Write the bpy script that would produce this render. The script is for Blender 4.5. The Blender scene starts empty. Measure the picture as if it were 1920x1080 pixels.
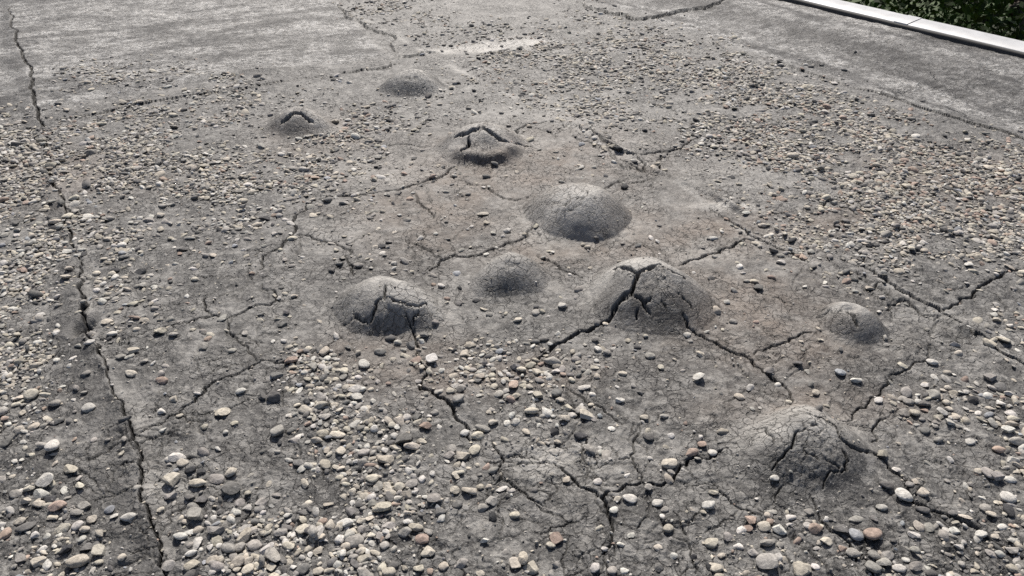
import bpy, math, random
import numpy as np

# ------------------------------------------------------------------ camera, sky, sun, exposure
SC = bpy.context.scene
COL = SC.collection
F, CXP, CYP = 1450.0, 960.0, 540.0          # focal length and centre in pixels of the 1920x1080 photograph
HC = 1.4                                     # eye height above the roof
PITCH = math.atan(920.0 / F)
cam_d = bpy.data.cameras.new('camera')
cam = bpy.data.objects.new('camera', cam_d)
COL.objects.link(cam)
cam.location = (0, 0, HC)
cam.rotation_euler = (math.pi / 2 - PITCH, 0, 0)
cam_d.sensor_width = 36.0
cam_d.lens = F / 1920.0 * 36.0
cam_d.clip_start = 0.05
cam_d.clip_end = 400.0
SC.camera = cam

SUN_EL, SUN_AZ = math.radians(46), math.radians(-2)   # azimuth from +Y towards +X
world = bpy.data.worlds.new('World')
SC.world = world
world.use_nodes = True
wn = world.node_tree
wn.nodes.clear()
sky = wn.nodes.new('ShaderNodeTexSky')
sky.sky_type = 'NISHITA'
sky.sun_disc = False
sky.sun_elevation = SUN_EL
sky.sun_rotation = SUN_AZ
bg = wn.nodes.new('ShaderNodeBackground')
sky.dust_density = 3.0
sky.air_density = 0.8
sky.ozone_density = 0.6
bg.inputs['Strength'].default_value = 0.078
wo = wn.nodes.new('ShaderNodeOutputWorld')
wn.links.new(sky.outputs[0], bg.inputs[0])
wn.links.new(bg.outputs[0], wo.inputs[0])
sun_d = bpy.data.lights.new('sun', 'SUN')
sun_d.energy = 4.4
sun_d.angle = math.radians(0.7)
sun_d.color = (1.0, 0.95, 0.88)
sun = bpy.data.objects.new('sun', sun_d)
COL.objects.link(sun)
sun.location = (0, 30, 20)
sun.rotation_euler = (math.pi / 2 - SUN_EL, 0, math.pi - SUN_AZ)
SC.view_settings.view_transform = 'Standard'
SC.view_settings.look = 'None'
SC.view_settings.exposure = 0.18
SC.view_settings.gamma = 1.0
SC.view_settings.use_curve_mapping = False
SC.cycles.max_bounces = 5
SC.cycles.use_denoising = False

# ------------------------------------------------------------------ helpers
RNG = np.random.default_rng(11)
random.seed(7)
SP, CP = math.sin(PITCH), math.cos(PITCH)

def ray(px, py):
    u = (np.asarray(px, float) - CXP) / F
    v = (np.asarray(py, float) - CYP) / F
    return u, CP - v * SP, -SP - v * CP

def ground(px, py, z=0.0):
    dx, dy, dz = ray(px, py)
    t = (z - HC) / dz
    return dx * t, dy * t

def project(x, y, z=0.0):
    zc = y * CP - (z - HC) * SP
    yc = y * SP + (z - HC) * CP
    return CXP + F * x / zc, CYP - F * yc / zc

def px_per_m(x, y, z=0.0):
    return F / (y * CP - (z - HC) * SP)

_perm = RNG.permutation(512).astype(np.int64)
_perm = np.concatenate([_perm, _perm])
_ga = RNG.uniform(0, 2 * math.pi, 512)
_gx, _gy = np.cos(_ga), np.sin(_ga)

def perlin(x, y, seed=0):
    x = np.asarray(x, float) + seed * 17.31
    y = np.asarray(y, float) - seed * 9.77
    xi = np.floor(x).astype(np.int64); yi = np.floor(y).astype(np.int64)
    xf = x - xi; yf = y - yi
    u = xf * xf * xf * (xf * (xf * 6 - 15) + 10)
    v = yf * yf * yf * (yf * (yf * 6 - 15) + 10)
    def g(ix, iy, fx, fy):
        h = _perm[(_perm[ix & 511] + iy) & 511]
        return _gx[h] * fx + _gy[h] * fy
    a = g(xi, yi, xf, yf); b = g(xi + 1, yi, xf - 1, yf)
    c = g(xi, yi + 1, xf, yf - 1); d = g(xi + 1, yi + 1, xf - 1, yf - 1)
    return (a + (b - a) * u) * (1 - v) + (c + (d - c) * u) * v

def fbm(x, y, oct=3, seed=0):
    s = 0; a = 1.0
    for k in range(oct):
        s = s + a * perlin(x * 2 ** k, y * 2 ** k, seed + k)
        a *= 0.5
    return s

def sstep(a, b, x):
    t = np.clip((x - a) / (b - a), 0, 1)
    return t * t * (3 - 2 * t)

def tag(o, label=None, cat=None, group=None, kind=None):
    if label: o['label'] = label
    if cat: o['category'] = cat
    if group: o['group'] = group
    if kind: o['kind'] = kind
    return o

def mesh_from(name, verts, faces, smooth=True):
    """verts (n,3) array, faces (m,k) int array of one size k."""
    verts = np.ascontiguousarray(verts, dtype=np.float32)
    faces = np.ascontiguousarray(faces, dtype=np.int32)
    k = faces.shape[1]
    me = bpy.data.meshes.new(name)
    me.vertices.add(len(verts)); me.vertices.foreach_set('co', verts.ravel())
    me.loops.add(faces.size); me.loops.foreach_set('vertex_index', faces.ravel())
    me.polygons.add(len(faces))
    me.polygons.foreach_set('loop_start', np.arange(0, faces.size, k, dtype=np.int32))
    me.polygons.foreach_set('loop_total', np.full(len(faces), k, dtype=np.int32))
    me.update(calc_edges=True)
    if smooth:
        me.polygons.foreach_set('use_smooth', np.ones(len(faces), dtype=bool))
    return me

def link(name, me, mat, parent=None, loc=(0, 0, 0)):
    o = bpy.data.objects.new(name, me)
    if mat and not len(me.materials): me.materials.append(mat)
    COL.objects.link(o)
    o.location = loc
    if parent: o.parent = parent
    return o

def empty(name, loc=(0, 0, 0)):
    o = bpy.data.objects.new(name, None)
    o.empty_display_size = 0.1
    COL.objects.link(o); o.location = loc
    return o

# ------------------------------------------------------------------ node helpers
def new_mat(name):
    m = bpy.data.materials.new(name); m.use_nodes = True
    nt = m.node_tree; nt.nodes.clear()
    out = nt.nodes.new('ShaderNodeOutputMaterial')
    b = nt.nodes.new('ShaderNodeBsdfPrincipled')
    nt.links.new(b.outputs[0], out.inputs[0])
    return m, nt, b

def N(nt, t, **kw):
    n = nt.nodes.new(t)
    for k, v in kw.items(): setattr(n, k, v)
    return n

def noise(nt, vec, scale, detail=4, rough=0.55, dist=0.0):
    n = N(nt, 'ShaderNodeTexNoise')
    n.inputs['Scale'].default_value = scale; n.inputs['Detail'].default_value = detail
    n.inputs['Roughness'].default_value = rough; n.inputs['Distortion'].default_value = dist
    nt.links.new(vec, n.inputs['Vector'])
    return n.outputs['Fac']

def mapr(nt, val, a, b, c=0.0, d=1.0):
    n = N(nt, 'ShaderNodeMapRange')
    nt.links.new(val, n.inputs['Value'])
    for k, v in zip(('From Min', 'From Max', 'To Min', 'To Max'), (a, b, c, d)): n.inputs[k].default_value = v
    return n.outputs[0]

def mixc(nt, fac, a, b):
    n = N(nt, 'ShaderNodeMix', data_type='RGBA')
    for sock, v in ((n.inputs[0], fac), (n.inputs[6], a), (n.inputs[7], b)):
        if hasattr(v, 'is_output'): nt.links.new(v, sock)
        elif isinstance(v, (int, float)): sock.default_value = v
        else: sock.default_value = (*v, 1)
    return n.outputs[2]

def math_n(nt, op, a, b=0.0):
    n = N(nt, 'ShaderNodeMath', operation=op)
    for s, v in zip(n.inputs, (a, b)):
        if hasattr(v, 'is_output'): nt.links.new(v, s)
        else: s.default_value = v
    return n.outputs[0]

def attr(nt, name, out='Fac'):
    n = N(nt, 'ShaderNodeAttribute', attribute_type='GEOMETRY', attribute_name=name)
    return n.outputs[out]

def bump(nt, height, strength, dist, normal=None):
    n = N(nt, 'ShaderNodeBump')
    n.inputs['Strength'].default_value = strength; n.inputs['Distance'].default_value = dist
    nt.links.new(height, n.inputs['Height'])
    if normal: nt.links.new(normal, n.inputs['Normal'])
    return n.outputs[0]

# ------------------------------------------------------------------ materials
def roof_material():
    m, nt, b = new_mat('weathered_bitumen')
    P = N(nt, 'ShaderNodeNewGeometry').outputs['Position']
    big = noise(nt, P, 3.1, 7, 0.66, 0.5)
    mid = noise(nt, P, 11, 6, 0.65, 0.4)
    fine = noise(nt, P, 70, 5, 0.7)
    grain = noise(nt, P, 330, 3, 0.7)
    fine2 = noise(nt, P, 34, 6, 0.75, 0.3)
    c = mixc(nt, mapr(nt, big, 0.42, 0.57), (0.040, 0.0385, 0.037), (0.138, 0.133, 0.126))
    c = mixc(nt, mapr(nt, mid, 0.50, 0.60, 0, 0.55), c, (0.285, 0.276, 0.260))
    c = mixc(nt, mapr(nt, mid, 0.47, 0.38, 0, 0.65), c, (0.055, 0.053, 0.051))
    c = mixc(nt, mapr(nt, fine2, 0.52, 0.61, 0, 0.65), c, (0.315, 0.304, 0.285))
    c = mixc(nt, mapr(nt, fine2, 0.475, 0.40, 0, 0.9), c, (0.045, 0.043, 0.042))
    c = mixc(nt, mapr(nt, fine, 0.54, 0.64, 0, 0.45), c, (0.33, 0.318, 0.296))
    c = mixc(nt, mapr(nt, fine, 0.46, 0.38, 0, 0.7), c, (0.045, 0.044, 0.043))
    c = mixc(nt, mapr(nt, grain, 0.55, 0.75, 0, 0.6), c, (0.38, 0.37, 0.345))
    # pale bits of grit trodden into the surface
    vg = N(nt, 'ShaderNodeTexVoronoi'); vg.inputs['Scale'].default_value = 95
    nt.links.new(P, vg.inputs['Vector'])
    speck = math_n(nt, 'MULTIPLY', mapr(nt, vg.outputs['Distance'], 0.26, 0.16), mapr(nt, vg.outputs['Color'], 0.62, 0.68))
    c = mixc(nt, math_n(nt, 'MULTIPLY', speck, 0.7), c, (0.42, 0.40, 0.37))
    # rust brown silt stains
    st = math_n(nt, 'MULTIPLY', attr(nt, 'stain'), mapr(nt, noise(nt, P, 7, 5, 0.6), 0.3, 0.6, 0.25, 1))
    c = mixc(nt, math_n(nt, 'MULTIPLY', st, 0.45), c, (0.240, 0.180, 0.135))
    # dusty spots, and sunlight on the blister crowns painted pale
    c = mixc(nt, math_n(nt, 'MULTIPLY', attr(nt, 'dust_and_light'), mapr(nt, fine2, 0.3, 0.55, 0.6, 1.0)), c, (0.47, 0.452, 0.42))
    # mineral granules of the newer felt
    gr = noise(nt, P, 52, 4, 0.85)
    g2 = noise(nt, P, 17, 5, 0.75)
    gc = mixc(nt, mapr(nt, gr, 0.385, 0.53), (0.11, 0.107, 0.102), (0.70, 0.685, 0.655))
    gc = mixc(nt, mapr(nt, g2, 0.54, 0.38, 0, 0.85), gc, (0.07, 0.068, 0.064))
    gc = mixc(nt, mapr(nt, mid, 0.5, 0.34, 0, 0.5), gc, (0.075, 0.072, 0.068))
    gc = mixc(nt, mapr(nt, big, 0.55, 0.38, 0, 0.7), gc, (0.075, 0.072, 0.069))
    gc = mixc(nt, math_n(nt, 'MULTIPLY', attr(nt, 'dirt_and_shade'), mapr(nt, g2, 0.66, 0.42, 0.45, 1.0)), gc, (0.045, 0.043, 0.042))
    c = mixc(nt, attr(nt, 'gran'), c, gc)
    c = mixc(nt, math_n(nt, 'MULTIPLY', attr(nt, 'dirt_and_shade'), math_n(nt, 'SUBTRACT', 0.6, math_n(nt, 'MULTIPLY', attr(nt, 'gran'), 0.6))), c, (0.07, 0.067, 0.064))
    c = mixc(nt, mapr(nt, attr(nt, 'dark_spots'), 0, 1, 0, 0.45), c, (0.055, 0.054, 0.055))
    vor = N(nt, 'ShaderNodeTexVoronoi', feature='DISTANCE_TO_EDGE')
    wv = N(nt, 'ShaderNodeVectorMath', operation='MULTIPLY_ADD')
    nn = N(nt, 'ShaderNodeTexNoise'); nn.inputs['Scale'].default_value = 25; nn.inputs['Detail'].default_value = 3
    nt.links.new(P, nn.inputs['Vector'])
    nt.links.new(nn.outputs['Color'], wv.inputs[0]); wv.inputs[1].default_value = (0.05, 0.05, 0.0)
    nt.links.new(P, wv.inputs[2])
    flat = N(nt, 'ShaderNodeVectorMath', operation='MULTIPLY'); flat.inputs[1].default_value = (1, 1, 0.2)
    nt.links.new(wv.outputs[0], flat.inputs[0])
    nt.links.new(flat.outputs[0], vor.inputs['Vector']); vor.inputs['Scale'].default_value = 36
    hair = mapr(nt, vor.outputs['Distance'], 0.0, 0.05)
    hair = math_n(nt, 'MAXIMUM', hair, mapr(nt, noise(nt, P, 5, 3), 0.42, 0.52, 1.0, 0.0))
    # crazed hairlines in the bitumen skin
    c = mixc(nt, mapr(nt, hair, 0.0, 1.0, 0.45, 0.0), c, (0.05, 0.048, 0.046))
    c = mixc(nt, attr(nt, 'crack'), c, (0.012, 0.011, 0.010))
    nt.links.new(c, b.inputs['Base Color'])
    r = mapr(nt, fine, 0.3, 0.7, 0.40, 0.74)
    nt.links.new(r, b.inputs['Roughness'])
    b.inputs['Specular IOR Level'].default_value = 0.45
    # relief
    n1 = bump(nt, hair, 0.8, 0.006)
    n2 = bump(nt, fine2, 0.7, 0.010, bump(nt, fine, 0.7, 0.005, n1))
    n3 = bump(nt, noise(nt, P, 160, 4, 0.75), 0.5, 0.002, n2)
    n4 = bump(nt, speck, 0.6, 0.003, n3)
    n5 = bump(nt, math_n(nt, 'MULTIPLY', gr, attr(nt, 'gran')), 0.9, 0.018, n4)
    nt.links.new(n5, b.inputs['Normal'])
    return m

def stone_material(per_object):
    m, nt, b = new_mat('pebble_stone' if per_object else 'gravel_stone')
    tc = N(nt, 'ShaderNodeTexCoord')
    P = N(nt, 'ShaderNodeNewGeometry').outputs['Position']
    col = N(nt, 'ShaderNodeObjectInfo').outputs['Color'] if per_object else attr(nt, 'tint', 'Color')
    s1 = noise(nt, P, 120, 4, 0.6); s2 = noise(nt, P, 420, 3, 0.7)
    hs = N(nt, 'ShaderNodeHueSaturation')
    nt.links.new(col, hs.inputs['Color']); nt.links.new(mapr(nt, s1, 0.3, 0.7, 0.62, 1.22), hs.inputs['Value'])
    c = mixc(nt, mapr(nt, s2, 0.56, 0.72, 0, 0.55), hs.outputs[0], (0.09, 0.085, 0.08))
    c = mixc(nt, mapr(nt, s1, 0.62, 0.8, 0, 0.6), c, (0.55, 0.53, 0.5))
    nt.links.new(c, b.inputs['Base Color'])
    nt.links.new(mapr(nt, s2, 0.3, 0.7, 0.65, 0.95), b.inputs['Roughness'])
    b.inputs['Specular IOR Level'].default_value = 0.4
    nt.links.new(bump(nt, s2, 0.5, 0.002, bump(nt, s1, 0.5, 0.004)), b.inputs['Normal'])
    return m

ROOF = roof_material()
STONE = stone_material(True)
GRAVEL = stone_material(False)

# ------------------------------------------------------------------ layout read off the photograph (pixels of 1920x1080)
A_DIR = np.array([-0.5252, 0.8510])          # direction of the roof edge and the long seams
B_DIR = np.array([0.8510, 0.5252])           # across them, towards the roof edge

# name, base centre px, rx, ry, height, q, p, apex shift (x,y), part outlines
BLISTERS = [
    dict(c=(775, 168), r=(0.18, 0.17), h=0.106, q=2.1, p=1.15, s=(0.0, 0.02), label='small unbroken grey roof blister with rough dark front, farthest back of all blisters'),
    dict(c=(562, 240), r=(0.18, 0.15), h=0.098, q=1.9, p=1.25, s=(0.0, 0.03), label='small peaked roof blister at the back left with a black split shaped like a tent'),
    dict(c=(905, 282), r=(0.24, 0.20), h=0.112, q=2.1, p=1.25, s=(0.0, 0.05), label='burst roof blister with sunken rough front plate and black split at its peak'),
    dict(c=(1083, 410), r=(0.196, 0.212), h=0.136, q=2.15, p=1.0, s=(0.02, 0.0), label='largest smooth rounded roof blister, whole, with fine cracks on its pale crown'),
    dict(c=(957, 526), r=(0.140, 0.128), h=0.088, q=1.9, p=1.1, s=(0.0, 0.01), label='low unbroken roof blister with a small chipped spot on its top, in the middle'),
    dict(c=(728, 584), r=(0.178, 0.155), h=0.100, q=2.2, p=1.1, s=(0.0, 0.01), label='cracked pale roof blister with branching split, standing behind the gravel heap'),
    dict(c=(1217, 566), r=(0.222, 0.20), h=0.120, q=2.1, p=1.1, s=(0.0, 0.03), label='wide burst roof blister with gaping black tear and rough granular centre'),
    dict(c=(1594, 616), r=(0.104, 0.102), h=0.070, q=2.3, p=1.15, s=(0.0, 0.01), label='small glossy roof blister at the right with chipped top and one white flake'),
    dict(c=(1507, 846), r=(0.172, 0.175), h=0.082, q=1.9, p=1.25, s=(0.0, 0.03), label='low crumbling roof blister with mosaic cracks, nearest to the camera'),
]
for B in BLISTERS:
    bx, by = ground(*B['c'])
    B['x'], B['y'] = float(bx), float(by)

def blister_r(B, x, y):
    dx = (x - B['x']) / B['r'][0]; dy = (y - B['y']) / B['r'][1]
    a = np.arctan2(dy, dx)
    k = 1 + 0.09 * np.sin(2 * a + B['x'] * 9) + 0.06 * np.sin(3 * a + B['y'] * 7) + 0.03 * np.sin(5 * a + 3 * B['x'])
    return np.sqrt(dx * dx + dy * dy) / k

def blister_h(x, y):
    z = np.zeros_like(x)
    for B in BLISTERS:
        near = (np.abs(x - B['x']) < 1.6 * B['r'][0]) & (np.abs(y - B['y']) < 1.6 * B['r'][1])
        if not near.any(): continue
        xn, yn = x[near], y[near]
        r0 = blister_r(B, xn, yn)
        w = np.clip(1 - r0, 0, 1)
        r = blister_r(B, xn - B['s'][0] * w, yn - B['s'][1] * w)
        zz = B['h'] * np.clip(1 - np.clip(r, 0, 1) ** B['q'], 0, 1) ** B['p']
        # the felt drapes: a short skirt where the bulge leaves the roof
        d = np.clip(1 - r0, -0.35, 1)
        zz = np.maximum(zz, 0) + 0.005 * np.exp(-(d / 0.10) ** 2) * (r0 < 1.3) * (B['h'] / 0.1)
        zz = zz * (1 + 0.07 * perlin(xn * 11, yn * 11, 5))
        z[near] += zz
    return z

# roof edge: strip that rises to the trim
pe = np.array(ground(1707, 197)); B_SEAM = float(pe @ B_DIR)
EDGE_Z = 0.10
pe2 = np.array(ground(1700, 52, EDGE_Z)); B_EDGE = float(pe2 @ B_DIR)

def macro(x, y):
    b = x * B_DIR[0] + y * B_DIR[1]; a = x * A_DIR[0] + y * A_DIR[1]
    z = 0.010 * perlin(x * 0.9, y * 0.9, 1) + 0.007 * perlin(x * 2.6, y * 2.6, 2)
    w = 0.045 * perlin(a * 0.8, b * 0.3, 9)
    z = z + (EDGE_Z - 0.012) * sstep(B_EDGE - 0.95 + w, B_EDGE - 0.20 + w, b)
    return z * 1.0

# gaussian dents and bumps: px, py, sx, sy (metres), height
DENTS = [
    (160, 617, 0.014, 0.030, -0.07),
    (905, 268, 0.060, 0.035, -0.014), (1225, 525, 0.062, 0.040, -0.010),
    (1500, 440, 0.06, 0.06, -0.006), (1595, 581, 0.016, 0.012, -0.014),
    (957, 494, 0.014, 0.010, -0.010), (960, 492, 0.018, 0.010, 0.006),
    (1070, 1000, 0.25, 0.2, 0.006), (400, 620, 0.3, 0.25, 0.012), (640, 420, 0.3, 0.3, 0.010),
    (1100, 255, 0.25, 0.2, 0.020), (905, 85, 0.5, 0.12, -0.012), (1430, 540, 0.2, 0.2, 0.012),
    (1260, 300, 0.16, 0.12, -0.012), (300, 170, 0.8, 0.3, 0.01), (1600, 700, 0.3, 0.2, 0.010),
]
# ridges (polyline px, height, half width)
RIDGES = [
    ([(845, 287), (870, 296), (905, 300), (945, 296), (985, 283)], 0.019, 0.026),
    ([(1325, 362), (1370, 388), (1413, 410)], 0.022, 0.013),
    ([(1060, 235), (1125, 262), (1190, 292), (1270, 335), (1325, 362)], 0.012, 0.016),
    ([(1413, 410), (1480, 448), (1560, 490)], 0.012, 0.014),
    ([(1560, 490), (1640, 528), (1760, 596), (1850, 655), (1925, 700)], 0.008, 0.02),
    ([(1210, 58), (1323, 100), (1440, 140), (1600, 188), (1707, 222), (1920, 290)], 0.010, 0.04),
    ([(80, 250), (105, 330), (120, 395), (140, 460), (160, 590), (205, 715), (262, 850), (300, 1040)], 0.006, 0.03),
    ([(1760, 600), (1800, 622), (1850, 655)], 0.012, 0.015),
    ([(200, 170), (430, 145), (640, 122)], 0.014, 0.06),
]
# cracks: width in photo pixels, depth factor, points; optional lip (side, height, reach)
CR = []
def crack(w, pts, lip=None, d=1.0, jit=1.0):
    CR.append((w, [tuple(p) for p in pts], lip, d, jit))

# left seam
crack(6, [(20,13),(27,33),(33,60),(33,87),(43,110),(57,143),(65,177),(73,207),(78,230),(80,250),(88,285),(95,310),(100,340),(102,355),(117,368),(123,393)], (-1, 0.009, 0.08), 1.0, 0.45)
crack(5, [(123,393),(140,402),(167,405)]); crack(4, [(120,390),(83,400),(37,422)]); crack(6,[(123,393),(135,440),(143,477)],(-1,0.006,0.06),1.0,0.6)
crack(7, [(143,477),(147,523),(150,550),(157,567),(167,577),(160,597),(158,617),(166,637),(178,650),(187,670),(200,693),(203,713)], (-1, 0.016, 0.07))
crack(6, [(203,713),(207,725),(213,747),(233,770),(247,803),(260,840),(267,867),(262,880),(267,897),(263,920),(273,953),(283,983),(297,1013),(303,1047),(310,1078),(316,1110)], (-1, 0.012, 0.06), 1.0, 0.9)
crack(3, [(260,917),(217,933),(177,942)]); crack(3, [(240,1037),(270,1038),(297,1033)]); crack(3,[(250,838),(205,850),(160,862)])
crack(3, [(153,640),(130,652),(110,668),(80,690)]); crack(4,[(258,880),(240,872),(225,880)])
# left field
crack(6, [(587,380),(568,403),(553,410),(556,430),(551,442),(547,447),(540,453),(500,480),(488,510)])
crack(5, [(553,445),(587,453),(623,460),(640,467),(660,483)]); crack(4,[(647,483),(663,503),(663,520)])
crack(3, [(462,520),(472,530)]); crack(5, [(493,537),(503,550),(517,557),(520,567),(507,577),(480,580),(460,590),(443,600),(427,605)])
crack(3, [(520,567),(533,572)]); crack(5, [(427,602),(400,598),(367,607),(323,617)]); crack(3,[(323,617),(267,632),(223,642)])
crack(4, [(397,597),(388,580),(388,563)]); crack(4, [(428,607),(430,617),(433,633),(447,647),(477,652)]); crack(3,[(447,647),(467,660),(482,683)])
crack(5, [(640,637),(600,657),(560,675),(532,682),(480,688),(443,707),(400,722),(367,757),(320,780),(290,800),(262,817)])
crack(3, [(477,752),(410,778),(360,788)]); crack(3, [(350,813),(300,822),(263,837)]); crack(3,[(330,780),(350,795),(375,790)])
# centre top
crack(6, [(862,307),(840,323),(827,333),(793,343),(750,360),(700,367),(640,370),(600,379),(587,381)])
crack(4, [(770,360),(783,377),(803,393),(813,413)]); crack(4,[(843,330),(873,343),(900,347),(923,360),(970,377),(1000,370)])
crack(6, [(1002,423),(990,440),(967,455),(940,463),(917,470),(897,480),(873,483),(853,480),(840,487),(823,493),(805,510)])
crack(3, [(760,455),(800,470),(830,490)]); crack(5, [(1007,478),(1033,493),(1053,507),(1093,523)]); crack(3,[(1160,443),(1207,463),(1240,490)])
crack(5, [(1030,230),(1007,237),(983,240),(953,248)]); crack(3,[(990,243),(1020,250),(1047,262)])
crack(5, [(1087,247),(1123,263),(1160,287),(1187,293),(1207,290),(1240,284),(1280,277),(1307,258)]); crack(5,[(1193,293),(1210,310),(1207,323),(1190,312),(1163,300)])
crack(4, [(1237,287),(1240,317)]); crack(5,[(1133,355),(1148,345),(1163,338)]); crack(4,[(1180,345),(1205,342),(1222,335),(1232,342)]); crack(3,[(1222,337),(1224,355)])
crack(3, [(1070,260),(1095,272),(1117,282)]); crack(3,[(723,275),(807,275)]); crack(3,[(1100,262),(1150,300),(1200,320),(1240,330)])
# centre and right
crack(9, [(1187,547),(1160,570),(1150,590),(1123,610),(1100,623),(1060,640),(1033,657),(1020,667),(1007,685)], None, 1.2)
crack(7, [(1270,503),(1290,493),(1317,483),(1330,480),(1357,470),(1383,457),(1415,450)])
crack(8, [(1280,595),(1290,617),(1317,633),(1347,650),(1370,663),(1410,680),(1413,690),(1430,703),(1453,718),(1477,737),(1481,763)])
crack(5, [(1413,668),(1440,657),(1477,647),(1520,632)]); crack(5,[(1645,590),(1663,585),(1683,573)])
crack(6, [(1330,390),(1363,410),(1400,435),(1407,443),(1437,457),(1473,473),(1507,493)]); crack(4,[(1513,510),(1530,518),(1550,525)])
crack(8, [(1563,485),(1613,498),(1640,517),(1673,537),(1713,560),(1760,583),(1780,597),(1807,617),(1847,643),(1853,653),(1885,670),(1917,685),(1960,706)], (1, 0.006, 0.05))
crack(5, [(1640,540),(1683,570),(1703,570),(1723,590),(1760,600)]); crack(4,[(1617,463),(1617,483),(1610,500)])
crack(7, [(1770,587),(1793,573),(1827,557),(1847,533),(1877,520),(1880,513),(1920,510),(1960,503)])
crack(4, [(1583,368),(1547,380),(1530,403)]); crack(4,[(1745,643),(1740,663),(1713,683),(1680,707),(1670,720),(1633,750),(1623,770),(1607,773),(1597,792),(1567,787)])
crack(4, [(1663,787),(1640,803),(1633,833)]); crack(3,[(1640,806),(1677,823)]); crack(3,[(1745,640),(1800,667)])
crack(3, [(1440,560),(1460,568),(1478,578)]); crack(4,[(1625,548),(1650,535)])
# lower right
crack(6, [(1497,772),(1527,783),(1557,795),(1573,820),(1593,840),(1612,848),(1637,853),(1657,867),(1670,883),(1697,903),(1710,945),(1747,960),(1793,977),(1827,993),(1880,1027),(1925,1053)], (1, 0.004, 0.04))
crack(6, [(1510,806),(1487,833),(1473,850),(1447,883)], (1, 0.006, 0.03)); crack(5,[(1573,840),(1590,867),(1567,887),(1543,917)],(1,0.005,0.03))
crack(4, [(1415,806),(1433,803),(1450,823),(1448,830)]); crack(3,[(1500,840),(1515,855),(1535,865)]); crack(3,[(1540,855),(1560,872),(1575,876)]); crack(4,[(1515,795),(1522,800),(1533,798)])
crack(5, [(1517,927),(1528,950),(1537,977),(1560,1000),(1587,1017),(1610,1040),(1627,1060),(1640,1090)])
crack(4, [(1330,900),(1360,933),(1397,960),(1430,972)]); crack(3,[(1470,905),(1455,930),(1448,948)])
crack(8, [(1365,843),(1347,850),(1330,863),(1287,870),(1260,903),(1233,912),(1203,908),(1173,912),(1140,927),(1127,938),(1140,960),(1147,987),(1147,1017),(1127,1045)])
crack(6, [(1127,938),(1103,923),(1087,917),(1070,897),(1050,880),(1037,872)]); crack(4,[(1200,803),(1187,840),(1187,873),(1203,905)]); crack(3,[(1187,863),(1160,864)])
crack(4, [(1102,820),(1092,863),(1077,872)]); crack(3,[(1093,867),(1110,883)]); crack(3,[(1110,883),(1098,900)])
crack(5, [(923,830),(927,843),(945,863),(940,902),(925,912)]); crack(4,[(945,863),(967,857),(997,860),(1010,865)]); crack(3,[(945,863),(907,866)])
crack(5, [(940,902),(955,906),(973,920),(990,940),(1020,953)])
crack(7, [(763,597),(775,623),(778,640),(783,663),(787,690),(800,706),(787,717),(810,733),(830,747),(850,767),(860,790),(880,807),(883,833)])
crack(4, [(1057,727),(1090,743),(1113,763),(1140,777),(1167,798)]); crack(3,[(1103,973),(1060,987),(1010,1007)]); crack(3,[(1213,973),(1187,997)])
crack(3, [(1127,1053),(1140,1085)]); crack(3,[(1280,1010),(1293,1043),(1303,1080)]); crack(3,[(1503,1027),(1547,1063)]); crack(3,[(1213,925),(1218,950),(1210,965)])
crack(3, [(1260,965),(1275,985),(1285,1005)])
# far seams
crack(3, [(677,43),(753,43),(840,30),(917,18),(990,10),(1053,0)],(-1,0.011,0.12),1.0,0.35); crack(5,[(1057,2),(1107,18),(1147,27),(1187,38),(1237,32),(1280,22),(1320,18),(1347,8),(1362,-4)],(1,0.018,0.12))
crack(4, [(630,-4),(677,40),(710,63),(733,80),(740,107)],(1,0.010,0.1),0.6); crack(4,[(740,110),(827,98)],(1,0.012,0.1)); crack(4, [(640,140),(680,133),(750,118)],(1,0.009,0.1))
crack(3, [(80,230),(160,220),(233,207),(300,193),(360,183),(433,173),(640,140)],(1,0.009,0.12),0.7,0.35)
crack(3, [(1323,147),(1355,158),(1390,170)]); crack(4,[(1590,164),(1647,175),(1707,197),(1760,213),(1813,230),(1920,262),(1970,279)],(1,0.009,0.10),1.0,0.35); crack(2,[(1440,115),(1513,137),(1590,164)],(1,0.012,0.1),0.6,0.3)
crack(2, [(1690,178),(1712,168)],None,0.5); crack(2,[(780,80),(800,98)],None,0.6)
# blister splits
crack(8, [(527,232),(540,224),(552,214)],(1,0.010,0.05),1.3); crack(9,[(550,214),(560,216),(572,222),(586,230)],(-1,0.008,0.05),1.2)
crack(8, [(853,258),(870,254),(885,246),(898,242)],(1,0.006,0.05),1.2); crack(11,[(905,241),(920,250),(938,264),(955,270)],(-1,0.009,0.06),1.2); crack(4,[(955,270),(972,272),(1000,280)])
crack(7, [(879,256),(880,268),(874,278),(864,290)],None,1.3)
crack(3, [(1063,366),(1070,372),(1067,380),(1055,383)],None,0.3,0.5); crack(3,[(1070,370),(1092,374),(1101,368),(1103,361),(1097,357)],None,0.3,0.5); crack(3,[(1055,383),(1066,388),(1067,395),(1090,383)],None,0.3,0.5); crack(3,[(1101,368),(1120,375)],None,0.3,0.5)
crack(2, [(1015,385),(1040,380),(1060,384)],None,0.3,0.5); crack(2,[(1068,395),(1060,400),(1040,398)],None,0.3,0.5)
crack(5, [(725,536),(722,550),(718,562)]); crack(8,[(720,563),(735,564),(750,572),(765,577),(783,578),(800,572)],(-1,0.012,0.045),1.2); crack(5,[(718,562),(706,575),(700,592),(695,606)],None,1.1)
crack(3, [(662,590),(672,600),(690,609)]); crack(3,[(675,596),(655,608),(640,615)]); crack(4,[(787,586),(777,597),(775,610)])
crack(3, [(948,494),(957,499),(966,496)],None,0.3,0.5)
crack(20, [(1154,505),(1175,507),(1192,514),(1210,508),(1238,497)],(-1,0.022,0.05),1.2,0.6); crack(14,[(1243,504),(1262,516),(1283,525)],(-1,0.018,0.05),1.3)
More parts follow.
